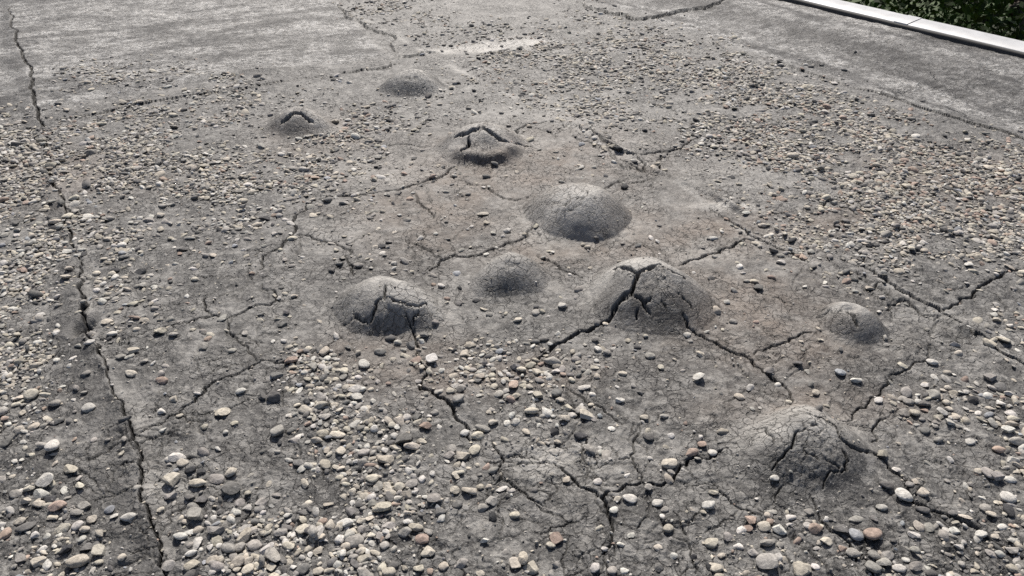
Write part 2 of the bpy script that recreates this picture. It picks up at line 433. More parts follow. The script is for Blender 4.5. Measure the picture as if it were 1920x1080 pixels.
crack(9, [(1194,512),(1192,528),(1188,540),(1180,549)],None,1.5); crack(9,[(1180,549),(1165,563),(1147,588)],None,1.4)
crack(5, [(1184,552),(1198,562),(1207,576),(1220,590)],None,1.2); crack(4,[(1207,575),(1220,563)]); crack(4,[(1198,580),(1194,597)])
crack(4, [(1270,552),(1285,565),(1297,580)]); crack(3,[(1236,565),(1246,575),(1250,585)]); crack(5,[(1278,588),(1288,603),(1290,617)])
crack(6, [(1586,586),(1594,592),(1600,603),(1606,616)],None,1.3); crack(3,[(1566,590),(1578,587)]); crack(3,[(1524,597),(1548,582),(1550,580)]); crack(3,[(1530,601),(1545,595),(1555,585)])
crack(3, [(750,150),(765,147),(790,150)],None,0.7)

# rough broken patches (polygon px, amplitude)
ROUGH = [
    ([(1195,512),(1240,506),(1275,535),(1270,552),(1222,562),(1190,552)], 0.0040),
    ([(885,250),(910,246),(950,272),(930,290),(890,292),(868,285)], 0.0025),
    ([(1440,850),(1500,800),(1570,830),(1590,880),(1520,925),(1450,890)], 0.0042),
    ([(980,790),(1120,790),(1120,880),(980,870)], 0.0035),
    ([(740,150),(800,150),(800,178),(740,178)], 0.002),
    ([(640,570),(780,590),(770,620),(650,625)], 0.0012),
    ([(250,760),(520,800),(520,900),(280,900)], 0.0022),
]
STAINS = [(1000,300,0.45,0.25),(900,330,0.35,0.2),(1180,440,0.4,0.2),(1320,440,0.25,0.2),(830,400,0.25,0.25),(1400,580,0.22,0.2),(730,670,0.15,0.10),
          (1500,440,0.10,0.06),(1600,420,0.2,0.08),(1440,640,0.16,0.12),(1080,470,0.3,0.1),(600,250,0.18,0.2),(870,710,0.15,0.06),(1010,700,0.12,0.06),(1520,760,0.2,0.06),(1800,330,0.3,0.2),(20,330,0.4,0.2)]
DUST_AND_LIGHT = [(1195,493,0.11,0.035,1.0),(1095,360,0.10,0.06,0.8),(1320,480,0.12,0.06,0.35),(700,330,0.15,0.12,0.3),(620,450,0.1,0.08,0.35),(1430,330,0.25,0.15,0.35),(845,96,0.11,0.06,1.0),(875,91,0.11,0.08,1.3),(905,88,0.11,0.08,1.4),(935,84,0.11,0.08,1.4),(965,80,0.11,0.08,1.4),(992,77,0.10,0.06,1.2),(775,146,0.12,0.05,0.7),(800,150,0.08,0.06,0.7),(1085,372,0.15,0.09,0.95),(1040,385,0.08,0.08,0.6),(957,496,0.10,0.04,0.7),(770,550,0.10,0.06,0.9),(690,560,0.06,0.05,0.5),(1130,530,0.06,0.06,0.6),(930,255,0.08,0.04,0.8),(850,268,0.08,0.06,0.5),(1620,592,0.05,0.04,0.5),(1085,362,0.11,0.05,0.8),(735,548,0.12,0.05,0.6),(1195,497,0.12,0.02,0.8),(1290,530,0.07,0.05,0.5),(1565,583,0.022,0.014,1.0),(1500,775,0.12,0.05,0.6),(590,225,0.07,0.05,0.6),(1460,810,0.06,0.02,0.8),  # dusty spots, sunlight on crowns painted pale, and a pale far streak
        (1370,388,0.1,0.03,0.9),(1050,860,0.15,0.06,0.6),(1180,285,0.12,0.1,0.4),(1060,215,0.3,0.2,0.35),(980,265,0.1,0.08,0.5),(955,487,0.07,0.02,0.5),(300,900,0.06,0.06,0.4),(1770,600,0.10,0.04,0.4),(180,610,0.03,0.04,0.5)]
DARK_SPOTS = [(905,262,0.06,0.04,0.8),(1225,530,0.08,0.05,0.45),(1520,880,0.10,0.06,0.7),(560,240,0.07,0.05,0.6),(775,165,0.06,0.05,0.6),(957,520,0.06,0.05,0.5),(1085,445,0.11,0.03,0.4),(715,600,0.09,0.05,0.4),(1580,600,0.04,0.03,0.5),(162,617,0.04,0.05,1.0)]  # darker spots on the blister fronts and in the seam hole

# ------------------------------------------------------------------ the roof surface: one height field, cut into sheets and blisters
KF = 0.89
def srt(a): return np.array(sorted(a))
ys = []
for py in np.concatenate([np.arange(1150, 330, -1.75), np.arange(330, -46, -1.3)]): ys.append(float(ground(0, py)[1]))
y0 = ys[0]; y1 = ys[-1]
ys = list(np.linspace(0.35, y0 - 0.012, 22)) + ys + list(np.geomspace(y1 + 0.12, 15.0, 40))
ys = np.array(ys)
s_in = np.linspace(-0.635, 0.635, 1110)
step = s_in[1] - s_in[0]
s_out = 0.635 + np.cumsum(np.geomspace(step, 0.12, 42))
ss = np.concatenate([-s_out[::-1], s_in, s_out])
NR, NC = len(ys), len(ss)
Y = np.repeat(ys[:, None], NC, 1)
ROWSP = np.gradient(ys)
X = ss[None, :] * (Y + KF)
# the roof stops at its edge
over = X * B_DIR[0] + Y * B_DIR[1] > B_EDGE
X = np.where(over, (B_EDGE - Y * B_DIR[1]) / B_DIR[0], X)

def block(x0, x1, ya, yb):
    i0, i1 = np.searchsorted(ys, [ya, yb])
    i0 = max(i0 - 1, 0); i1 = min(i1 + 1, NR)
    if i1 <= i0: return None
    yl, yh = ys[i0] + KF, ys[i1 - 1] + KF
    sa = min(x0 / yl, x0 / yh); sb = max(x1 / yl, x1 / yh)
    j0, j1 = np.searchsorted(ss, [sa, sb])
    j0 = max(j0 - 1, 0); j1 = min(j1 + 1, NC)
    if j1 <= j0: return None
    return slice(i0, i1), slice(j0, j1)

base_of = lambda x, y: macro(x, y) + blister_h(x, y)

def on_surface(px, py):
    """First hit of each pixel's ray with the roof (macro form and blisters)."""
    px = np.asarray(px, float).ravel(); py = np.asarray(py, float).ravel()
    dx, dy, dz = ray(px, py)
    t1 = (0.30 - HC) / np.minimum(dz, -0.02); t2 = (-0.03 - HC) / np.minimum(dz, -0.02)
    k = np.linspace(0, 1, 220)
    T = t1[:, None] + (t2 - t1)[:, None] * k[None]
    xx, yy, zz = dx[:, None] * T, dy[:, None] * T, HC + dz[:, None] * T
    below = zz < base_of(xx, yy)
    below[:, -1] = True
    i = below.argmax(1); r = np.arange(len(px))
    t = T[r, i]
    return dx * t, dy * t

def fractal(pts, jit, rnd):
    """Subdivide a polyline with midpoint jitter; pts (n,2) metres."""
    pts = np.asarray(pts, float)
    for k in range(4):
        d = np.diff(pts, axis=0); L = np.hypot(d[:, 0], d[:, 1])
        if L.max() < 0.008: break
        mid = (pts[:-1] + pts[1:]) / 2
        nrm = np.stack([-d[:, 1], d[:, 0]], 1)
        mid = mid + nrm * rnd.normal(0, 0.11 * jit, (len(mid), 1))
        new = np.empty((len(pts) * 2 - 1, 2)); new[0::2] = pts; new[1::2] = mid
        keep = np.ones(len(new), bool); keep[1::2] = L > 0.006
        pts = new[keep]
    return pts

Z = macro(X, Y) + blister_h(X, Y)
print('grid', NR, NC)

def gauss(cx, cy, sx, sy, reach=3.2):
    bl = block(cx - reach * sx, cx + reach * sx, cy - reach * sy, cy + reach * sy)
    if bl is None: return None, None
    g = np.exp(-0.5 * (((X[bl] - cx) / sx) ** 2 + ((Y[bl] - cy) / sy) ** 2))
    return bl, g

pd = on_surface([d[0] for d in DENTS], [d[1] for d in DENTS])
for d, gx, gy in zip(DENTS, *pd):
    bl, g = gauss(gx, gy, d[2], d[3])
    if bl: Z[bl] += d[4] * g

def seg_dist(bl, p, q):
    xx, yy = X[bl], Y[bl]
    d = q - p; L2 = max(d @ d, 1e-12)
    t = np.clip(((xx - p[0]) * d[0] + (yy - p[1]) * d[1]) / L2, 0, 1)
    ex = xx - p[0] - t * d[0]; ey = yy - p[1] - t * d[1]
    return np.sqrt(ex * ex + ey * ey), np.sign(d[0] * ey - d[1] * ex)

for pts, A, W in RIDGES:
    wp = fractal(np.stack(on_surface([p[0] for p in pts], [p[1] for p in pts]), 1), 0.5, RNG)
    D = {}
    tmp = np.full(X.shape, 9.0, np.float32)
    for p, q in zip(wp[:-1], wp[1:]):
        m = 3 * W
        bl = block(min(p[0], q[0]) - m, max(p[0], q[0]) + m, min(p[1], q[1]) - m, max(p[1], q[1]) + m)
        if bl is None: continue
        dd, _ = seg_dist(bl, p, q)
        tmp[bl] = np.minimum(tmp[bl], dd)
    e = np.stack([wp[0], wp[-1]])
    ins = tmp < 3 * W
    zz = A * np.exp(-(tmp[ins] / W) ** 2)
    xs_, ys_ = X[ins], Y[ins]
    de = np.minimum(np.hypot(xs_ - e[0, 0], ys_ - e[0, 1]), np.hypot(xs_ - e[1, 0], ys_ - e[1, 1]))
    Z[ins] += zz * sstep(0, 3 * W, de + 0.5 * W) * (1 + 0.5 * perlin(xs_ * 14, ys_ * 14, 31))

def in_poly(px, py, poly):
    res = np.zeros(px.shape, bool); n = len(poly)
    for i in range(n):
        x1, y1 = poly[i]; x2, y2 = poly[(i + 1) % n]
        if y1 == y2: continue
        c = ((y1 > py) != (y2 > py)) & (px < (x2 - x1) * (py - y1) / (y2 - y1) + x1)
        res ^= c
    return res

# image position of every surface point, for reading layout regions
IPX, IPY = project(X, Y, Z)

rough = np.zeros(X.shape)
for poly, A in ROUGH:
    c = np.mean(poly, 0)
    for k, f in ((0.35, 1.12), (0.65, 1.0)):
        rough += A * k * in_poly(IPX + 14 * perlin(X * 12, Y * 12, 41), IPY + 8 * perlin(X * 12, Y * 12, 42), [tuple(c + (np.array(p) - c) * f) for p in poly])

# general relief; the stretched felt of the blisters is smoother than the weathered flat roof
calm = np.ones(X.shape)
for B in BLISTERS: calm = np.minimum(calm, 0.35 + 0.65 * sstep(0.85, 1.2, blister_r(B, X, Y)))
lod = np.clip(1.5 / (Y + 0.5), 0.35, 1.0)
r1 = perlin(X * 14, Y * 14, 11); r2 = perlin(X * 38, Y * 38, 12); r3 = perlin(X * 90, Y * 90, 13); r4 = perlin(X * 190, Y * 190, 14)
Z += calm * (0.0030 * r1 + lod * (0.0028 * r2 + 0.0023 * r3 * (1 + 1.5 * r1) + 0.0011 * r4))
# flaking: plates with small steps between them
fl = perlin(X * 22 + 0.6 * r2, Y * 22 + 0.6 * r1, 15)
Z += calm * lod * 0.0028 * (sstep(0.02, 0.07, fl) + sstep(-0.22, -0.17, fl)) * (0.6 + 1.2 * np.clip(r1 + 0.3, 0, 1))
Z += rough * (perlin(X * 60, Y * 60, 16) + 0.8 * np.abs(perlin(X * 110, Y * 110, 17)) + 0.5 * r4)

crackv = np.zeros(X.shape, np.float32)
depth = np.zeros(X.shape)
lift = np.zeros(X.shape)
rnd = np.random.default_rng(5)

def stamp(wp, hw, dep, lip=None, dark=1.0):
    n = len(wp)
    tl = np.linspace(0, 1, n)
    wmod = (0.72 + 0.55 * rnd.random(n)); wmod = np.convolve(np.pad(wmod, 2, 'edge'), np.ones(5) / 5, 'valid')
    wmod = wmod * np.minimum(1, 0.30 + 3.2 * np.minimum(tl, 1 - tl))
    R = lip[2] * 3 if lip else 0
    if lip:
        tmp = np.full(X.shape, 9.0, np.float32); sg = np.zeros(X.shape, np.float32); tt = np.zeros(X.shape, np.float32)
    for i in range(n - 1):
        p, q = wp[i], wp[i + 1]
        w = hw * wmod[i]
        m = max(2.2 * w + 0.004, R)
        bl = block(min(p[0], q[0]) - m, max(p[0], q[0]) + m, min(p[1], q[1]) - m, max(p[1], q[1]) + m)
        if bl is None: continue
        dd, s = seg_dist(bl, p, q)
        cell = 0.32 * step * (Y[bl] + KF) + 0.42 * ROWSP[bl[0]][:, None]
        we = w + 0.25 * cell; fade = np.clip(w / we, 0, 1) ** 0.7
        prof = sstep(1.0, 0.35, dd / we)
        depth[bl] = np.maximum(depth[bl], dep * prof * fade)
        crackv[bl] = np.maximum(crackv[bl], dark * fade * sstep(1.05, 0.55, dd / we))
        if lip:
            b = dd < tmp[bl]
            tmp[bl] = np.where(b, dd, tmp[bl]); sg[bl] = np.where(b, s, sg[bl]); tt[bl] = np.where(b, tl[i], tt[bl])
    if lip:
        side, A, L = lip
        ins = (tmp < R) & (sg * side > 0)
        lift[ins] += A * np.exp(-tmp[ins] / L) * sstep(0, 0.18, np.minimum(tt[ins], 1 - tt[ins]) + 0.01) * (1 - sstep(0.6 * R, R, tmp[ins]))

ALLP = []
for w, pts, lip, d, jit in CR:
    gx, gy = on_surface([p[0] for p in pts], [p[1] for p in pts])
    raw = np.stack([gx, gy], 1)
    wp = fractal(raw, jit, rnd)
    ppm = px_per_m(raw[:, 0].mean(), raw[:, 1].mean())
    hw = 0.40 * w / ppm
    ALLP.append(wp)
    stamp(wp, hw, min(0.006 + 3.0 * hw, 0.05) * d, lip)

# hairlines: short wandering cracks, many of them starting at a main crack
for k in range(900):
    if k % 3 and ALLP:
        a = ALLP[rnd.integers(len(ALLP))]; p = a[rnd.integers(len(a))].copy()
    else:
        q = ground(rnd.uniform(-60, 1980), 1080 - 1040 * rnd.random() ** 1.3); p = np.array([float(q[0]), float(q[1])])
    if p[1] > 4.6 or any(blister_r(B, p[0], p[1]) < 1.15 for B in BLISTERS): continue
    h = rnd.uniform(0, 2 * math.pi); L = rnd.uniform(0.04, 0.16) * (1 + 0.25 * p[1])
    pts = [p]
    for _ in range(rnd.integers(3, 7)):
        h += rnd.normal(0, 0.55)
        pts.append(pts[-1] + L / 5 * np.array([math.cos(h), math.sin(h)]))
    stamp(fractal(pts, 1.2, rnd), rnd.uniform(0.0009, 0.0020) * (0.6 + 0.4 * p[1]), rnd.uniform(0.002, 0.006), None, rnd.uniform(0.4, 0.95))
# mosaic of plates on the crumbling blister and other broken patches
for (cx_, cy_, wx, wy, n) in ((1505, 835, 90, 45, 40), (1050, 850, 80, 40, 18), (400, 850, 110, 50, 14), (1790, 610, 60, 25, 14)):
    for _ in range(n):
        gx, gy = on_surface([cx_ + rnd.normal(0, wx * 0.6)], [cy_ + rnd.normal(0, wy * 0.6)])
        p = np.array([gx[0], gy[0]]); h = rnd.uniform(0, 6.28); pts = [p]
        for _k in range(4):
            h += rnd.choice([-0.9, -0.3, 0.3, 0.9]) * rnd.uniform(0.5, 1.2)
            pts.append(pts[-1] + rnd.uniform(0.008, 0.02) * np.array([math.cos(h), math.sin(h)]))
        stamp(fractal(pts, 0.8, rnd), rnd.uniform(0.0007, 0.0014), rnd.uniform(0.0012, 0.0035), None, rnd.uniform(0.4, 0.9))

Z += lift - depth
surf_for_pebbles = Z.copy()

def field(spots):
    f = np.zeros(X.shape)
    P = on_surface([s[0] for s in spots], [s[1] for s in spots])
    for s, gx, gy in zip(spots, *P):
        bl, g = gauss(gx, gy, s[2], s[3])
        if bl: f[bl] = np.maximum(f[bl], (s[4] if len(s) > 4 else 1.0) * g)
    return np.clip(f * (1.0 + 0.8 * perlin(X * 9, Y * 9, 51)), 0, 1)
stain, dust_and_light, dark_spots = field(STAINS), field(DUST_AND_LIGHT), field(DARK_SPOTS)

bcoord = X * B_DIR[0] + Y * B_DIR[1]
acoord = X * A_DIR[0] + Y * A_DIR[1]
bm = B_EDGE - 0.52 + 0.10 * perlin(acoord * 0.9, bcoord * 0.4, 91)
slope_shade = np.exp(-((bcoord - bm) / 0.17) ** 2) * np.clip(1.1 + 0.9 * perlin(acoord * 1.6, bcoord * 5, 92) + 0.6 * perlin(X * 9, Y * 9, 93), 0, 1)  # shade of the rising edge slope, painted as a dark band
wob = 0.02 * perlin(X * 6, Y * 6, 61)
def side(p, q, x, y):
    """Positive to the left of the line from pixel p to pixel q, on the ground."""
    ax, ay = ground(*p); bx, by = ground(*q)
    return ((bx - ax) * (y - ay) - (by - ay) * (x - ax)) / math.hypot(bx - ax, by - ay)
s_low = side((80, 230), (750, 118), X, Y)            # left = beyond the cross seam
s_cor = side((740, 110), (636, 5), X, Y)             # left of the corner edge
edge_n = 0.06 * perlin(X * 5, Y * 5, 62)
gran = np.maximum(sstep(0.06, 0.16, s_low + edge_n - 0.10) * sstep(0.0, 0.06, s_cor), sstep(0.0, 0.10, bcoord - B_SEAM + edge_n * 0.5))
gran *= 0.82 + 0.18 * sstep(-0.3, 0.1, perlin(X * 3, Y * 3, 63))

def seam_side(pts, x, y):
    """Signed offset in x from a seam polyline that runs away from the camera."""
    gx, gy = on_surface([p[0] for p in pts], [p[1] for p in pts])
    o = np.argsort(gy)
    gx, gy = gx[o], gy[o]
    ex = np.concatenate([[gx[0] + (gy[0] + 2) * 0.617], gx, [gx[-1] - 12 * 0.617]])
    ey = np.concatenate([[-2.0], gy, [gy[-1] + 12]])
    return x - np.interp(y, ey, ex)
left_off = seam_side([(20,13),(33,87),(65,177),(80,250),(102,355),(123,393),(143,477),(157,567),(166,637),(203,713),(247,803),(265,900),(283,983),(310,1078)], X, Y)
right_off = seam_side([(1087,247),(1187,293),(1270,335),(1363,410),(1437,457),(1507,493),(1563,485),(1640,517),(1760,583),(1853,653),(1917,685)], X, Y)
st_b = sstep(-0.02, 0.30, fbm(acoord * 4.5, bcoord * 0.9, 4, 94)); st_a = sstep(-0.02, 0.30, fbm(acoord * 1.1, bcoord * 5.5, 4, 95))
on_strip = sstep(0, 0.05, bcoord - B_SEAM)
dirt_and_shade = np.maximum(slope_shade, gran * (0.8 * st_b * (1 - on_strip) + st_a * on_strip))  # dirty streaks, plus the painted shade of the edge slope
dirt_and_shade = np.maximum(dirt_and_shade, np.exp(-((left_off + 0.055 + wob) / 0.05) ** 2) * np.clip(0.8 + perlin(X * 4, Y * 4, 96), 0, 1))
dirt_and_shade = np.maximum(dirt_and_shade, 0.8 * np.exp(-((s_low - 0.02 + wob) / 0.07) ** 2) * (left_off > 0) * (s_cor > -0.5))
for B in BLISTERS:      # sunlight on the crowns, painted in as paler felt
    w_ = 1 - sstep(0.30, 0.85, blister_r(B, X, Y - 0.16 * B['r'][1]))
    dust_and_light = np.maximum(dust_and_light, w_ * np.clip(0.62 + 0.7 * perlin(X * 18, Y * 18, 99) + 0.5 * r3, 0, 1))
dust_and_light = np.maximum(dust_and_light, 0.5 * np.exp(-((left_off - 0.022) / 0.014) ** 2) * np.clip(0.45 + 1.6 * perlin(X * 7, Y * 7, 97), 0, 1))
dust_and_light = np.maximum(dust_and_light, 0.7 * np.exp(-((right_off + 0.015) / 0.025) ** 2) * np.clip(0.35 + 1.8 * perlin(X * 5, Y * 5, 98), 0, 1))
lab = np.full(X.shape, 1)
lab[left_off < 0] = 0
lab[(right_off > 0) & (left_off > 0)] = 2
lab[(s_low > 0) & (s_cor > 0) & (left_off > 0)] = 4
lab[bcoord > B_SEAM] = 3
for k, B in enumerate(BLISTERS):
    r = blister_r(B, X, Y)
    lab[r < 0.99] = 10 + k
# torn flaps of the burst blisters (outline px)
FLAPS = {
    16: [('flap', [(1150,503),(1165,492),(1240,490),(1238,497),(1210,507),(1192,513),(1175,506)]),
         ('flap', [(1243,503),(1255,500),(1330,560),(1310,565),(1283,526),(1262,517)]),
         ('plate', [(1194,514),(1238,501),(1283,528),(1275,550),(1222,562),(1207,574),(1190,552),(1192,530)])],
    12: [('flap', [(905,241),(930,243),(975,268),(955,270),(938,264),(920,250)]), ('plate', [(880,258),(905,243),(955,271),(985,283),(945,296),(905,300),(866,290)])],
    11: [('flap', [(550,212),(575,208),(610,235),(586,230),(572,222),(560,216)])],
    15: [('flap', [(722,562),(728,534),(790,540),(815,568),(800,572),(783,578),(765,577),(750,572),(735,564)])],
}
sub = np.zeros(X.shape, int)
for L_, fs in FLAPS.items():
    for k, (nm, poly) in enumerate(fs):
        sub[(lab == L_) & in_poly(IPX, IPY, poly)] = k + 1

idx = np.arange(NR * NC).reshape(NR, NC)
quads = np.stack([idx[:-1, :-1], idx[:-1, 1:], idx[1:, 1:], idx[1:, :-1]], -1).reshape(-1, 4)
ov = over.ravel()
quads = quads[~(ov[quads].all(1))]
ql = lab.ravel()[quads[:, 0]]; qs = sub.ravel()[quads[:, 0]]
V = np.stack([X.ravel(), Y.ravel(), Z.ravel()], 1)
ATT = {'crack': crackv.ravel(), 'gran': (gran * (1 - crackv)).ravel(), 'stain': stain.ravel(), 'dust_and_light': dust_and_light.ravel(), 'dark_spots': dark_spots.ravel(), 'dirt_and_shade': np.clip(dirt_and_shade, 0, 1).ravel()}
# vertex normals of the whole surface, so that cuts between sheets do not show
dXc = np.gradient(X, axis=1); dZc = np.gradient(Z, axis=1); dXr = np.gradient(X, axis=0); dYr = np.gradient(Y, axis=0); dZr = np.gradient(Z, axis=0)

def main_piece(sel):
    """Largest connected patch of the selected faces."""
    ids = np.nonzero(sel)[0]; inv = {}
    for f in ids:
        for v in quads[f]: inv.setdefault(int(v), []).append(int(f))
    left = set(int(f) for f in ids); best = []
    while left:
        st = [left.pop()]; comp = []
        while st:
            f = st.pop(); comp.append(f)
            for v in quads[f]:
                for g in inv[int(v)]:
                    if g in left: left.discard(g); st.append(g)
        if len(comp) > len(best): best = comp
    out = np.zeros(len(sel), bool); out[best] = True
    return out

def cut(name, sel, parent, origin=(0, 0, 0)):
    q = quads[sel]
    u, inv = np.unique(q, return_inverse=True)
    me = mesh_from(name, V[u] - np.array(origin), inv.reshape(-1, 4))
    for k, a in ATT.items():
        at = me.attributes.new(k, 'FLOAT', 'POINT')
        at.data.foreach_set('value', a[u].astype(np.float32))
    return link(name, me, ROOF, parent)

roof = tag(empty('flat_roof'), kind='structure')
SHEET_LAB = {0: 'bitumen sheet left of the long jagged seam, half covered in gravel', 1: 'wide middle bitumen sheet with the blisters and branching cracks',
             2: 'gravel strewn bitumen sheet between the blisters and the roof edge', 3: 'granulated felt strip rising to the white edge trim', 4: 'granulated felt sheet at the back left'}
for k in range(5):
    o = cut('membrane_sheet', ql == k, roof)
    o['label'] = SHEET_LAB[k]
for k, B in enumerate(BLISTERS):
    org = (B['x'], B['y'], float(macro(np.array([B['x']]), np.array([B['y']]))[0]))
    L_ = 10 + k
    if L_ in FLAPS:
        root = empty('roof_blister', org)
        taken = np.zeros(len(ql), bool)
        for j, (nm, poly) in enumerate(FLAPS[L_]):
            s = (ql == L_) & (qs == j + 1)
            if s.sum() > 20:
                s = main_piece(s); taken |= s
                f = cut('sunken_plate' if nm == 'plate' else 'lifted_flap', s, root, org)
        o = cut('dome', (ql == L_) & ~taken, root, org)
    else:
        root = cut('roof_blister', ql == L_, None, org)
        root.location = org
    tag(root, B['label'], 'roof blister', 'blisters in the roof felt')

# height lookup for things lying on the roof
def z_at(x, y):
    x = np.asarray(x, float); y = np.asarray(y, float)
    i = np.clip(np.searchsorted(ys, y), 1, NR - 1); s = x / (y + KF)
    j = np.clip(np.searchsorted(ss, s), 1, NC - 1)
    i = np.where(np.abs(ys[i - 1] - y) < np.abs(ys[i] - y), i - 1, i)
    j = np.where(np.abs(ss[j - 1] - s) < np.abs(ss[j] - s), j - 1, j)
    return (Z + depth)[i, j]

# ------------------------------------------------------------------ roof edge: white metal trim, wall below, ground and trees beyond
def plain_mat(name, col, rough=0.5, metal=0.0, nscale=30, var=0.2, bmp=0.0):
    m, nt, b = new_mat(name)
    P = N(nt, 'ShaderNodeNewGeometry').outputs['Position']
    n = noise(nt, P, nscale, 5, 0.6)
    nt.links.new(mixc(nt, mapr(nt, n, 0.3, 0.7), tuple(c * (1 - var) for c in col), tuple(min(1, c * (1 + var)) for c in col)), b.inputs['Base Color'])
    b.inputs['Roughness'].default_value = rough; b.inputs['Metallic'].default_value = metal
    if bmp: nt.links.new(bump(nt, n, 0.5, bmp), b.inputs['Normal'])
    return m
TRIM = plain_mat('white_coated_metal', (0.52, 0.525, 0.53), 0.5, 0.0, 9, 0.16)
FACE_SHADE = plain_mat('trim_face_shade', (0.03, 0.03, 0.03), 0.7)  # dark tone standing for shade on the trim's front face
WALL = plain_mat('brown_brick', (0.24, 0.15, 0.11), 0.85, 0, 12, 0.3)
def extrude_profile(name, prof, a0, a1, mat, parent, n=40, wave=0.0):
    """prof: list of (b, z); swept along the roof edge."""
    aa = np.linspace(a0, a1, n)
    vs = []
    for a in aa:
        for b, z in prof:
            p = A_DIR * a + B_DIR * b
            vs.append((p[0], p[1], z + wave * math.sin(a * 3.1) + wave * 0.6 * math.sin(a * 7.7)))
    m = len(prof); fs = []
    for i in range(n - 1):
        for j in range(m - 1):
            fs.append((i * m + j, i * m + j + 1, (i + 1) * m + j + 1, (i + 1) * m + j))
    return link(name, mesh_from(name, np.array(vs), np.array(fs), False), mat, parent)
trim = tag(empty('roof_edge_trim', (float(pe2[0]), float(pe2[1]), EDGE_Z)), 'long white metal edge trim along the roof edge at the top right', 'roof trim')
trim_parts = []
be, ze = B_EDGE, EDGE_Z
P1 = extrude_profile('metal_profile', [(be - 0.006, ze - 0.002), (be - 0.006, ze + 0.018), (be - 0.002, ze + 0.022), (be + 0.140, ze + 0.044), (be + 0.146, ze + 0.040), (be + 0.146, ze - 0.12), (be + 0.140, ze - 0.12), (be + 0.140, ze + 0.0)], -3.0, 16.0, TRIM, None, 60, 0.0012)
P2 = extrude_profile('face_shade_strip', [(be - 0.030, ze - 0.020), (be - 0.020, ze + 0.008), (be - 0.011, ze + 0.018), (be - 0.004, ze + 0.0185)], -3.0, 16.0, FACE_SHADE, None, 90, 0.0015)  # dark strip added over the trim's front face to paint its shade
TRIM2 = plain_mat('white_joint_cover', (0.50, 0.505, 0.51), 0.5, 0.0, 9, 0.16)
aj = float(np.array(ground(1692, 40, EDGE_Z + 0.03)) @ A_DIR)
JO = []
for q in (-5.0, -2.5, 0.0, 2.5, 5.0):
    JO.append(extrude_profile('joint_cover', [(be - 0.008, ze + 0.012), (be - 0.007, ze + 0.022), (be - 0.002, ze + 0.0262), (be + 0.1405, ze + 0.0466), (be + 0.149, ze + 0.043), (be + 0.149, ze - 0.10)], aj + q - 0.05, aj + q + 0.05, TRIM2, None, 3))
for p in (P1, P2, *JO):
    p.parent = trim; p.location = -trim.location
wall = extrude_profile('outer_wall', [(be + 0.12, ze - 0.04), (be + 0.12, -3.8)], -3.0, 16.0, WALL, None, 2)
wall['kind'] = 'structure'

# lawn far below
LAWN = plain_mat('lawn', (0.05, 0.075, 0.025), 0.9, 0, 3, 0.4)
g = mesh_from('lawn', np.array([(-90, -60, -3.8), (120, -60, -3.8), (120, 150, -3.8), (-90, 150, -3.8)], float), np.array([[0, 1, 2, 3]]), False)
tag(link('lawn', g, LAWN), kind='structure')

def leaf_material():
    m, nt, b = new_mat('leaves')
    col = attr(nt, 'tint', 'Color')
    nt.links.new(col, b.inputs['Base Color'])
    b.inputs['Roughness'].default_value = 0.6; b.inputs['Specular IOR Level'].default_value = 0.078
    out = [n for n in nt.nodes if n.type == 'OUTPUT_MATERIAL'][0]
    tr = N(nt, 'ShaderNodeBsdfTranslucent'); nt.links.new(col, tr.inputs[0])
    mx = N(nt, 'ShaderNodeMixShader'); mx.inputs[0].default_value = 0.12
    nt.links.new(b.outputs[0], mx.inputs[1]); nt.links.new(tr.outputs[0], mx.inputs[2]); nt.links.new(mx.outputs[0], out.inputs[0])
    return m
LEAF = leaf_material()
BARK = plain_mat('bark', (0.07, 0.055, 0.04), 0.9, 0, 20, 0.35, 0.01)

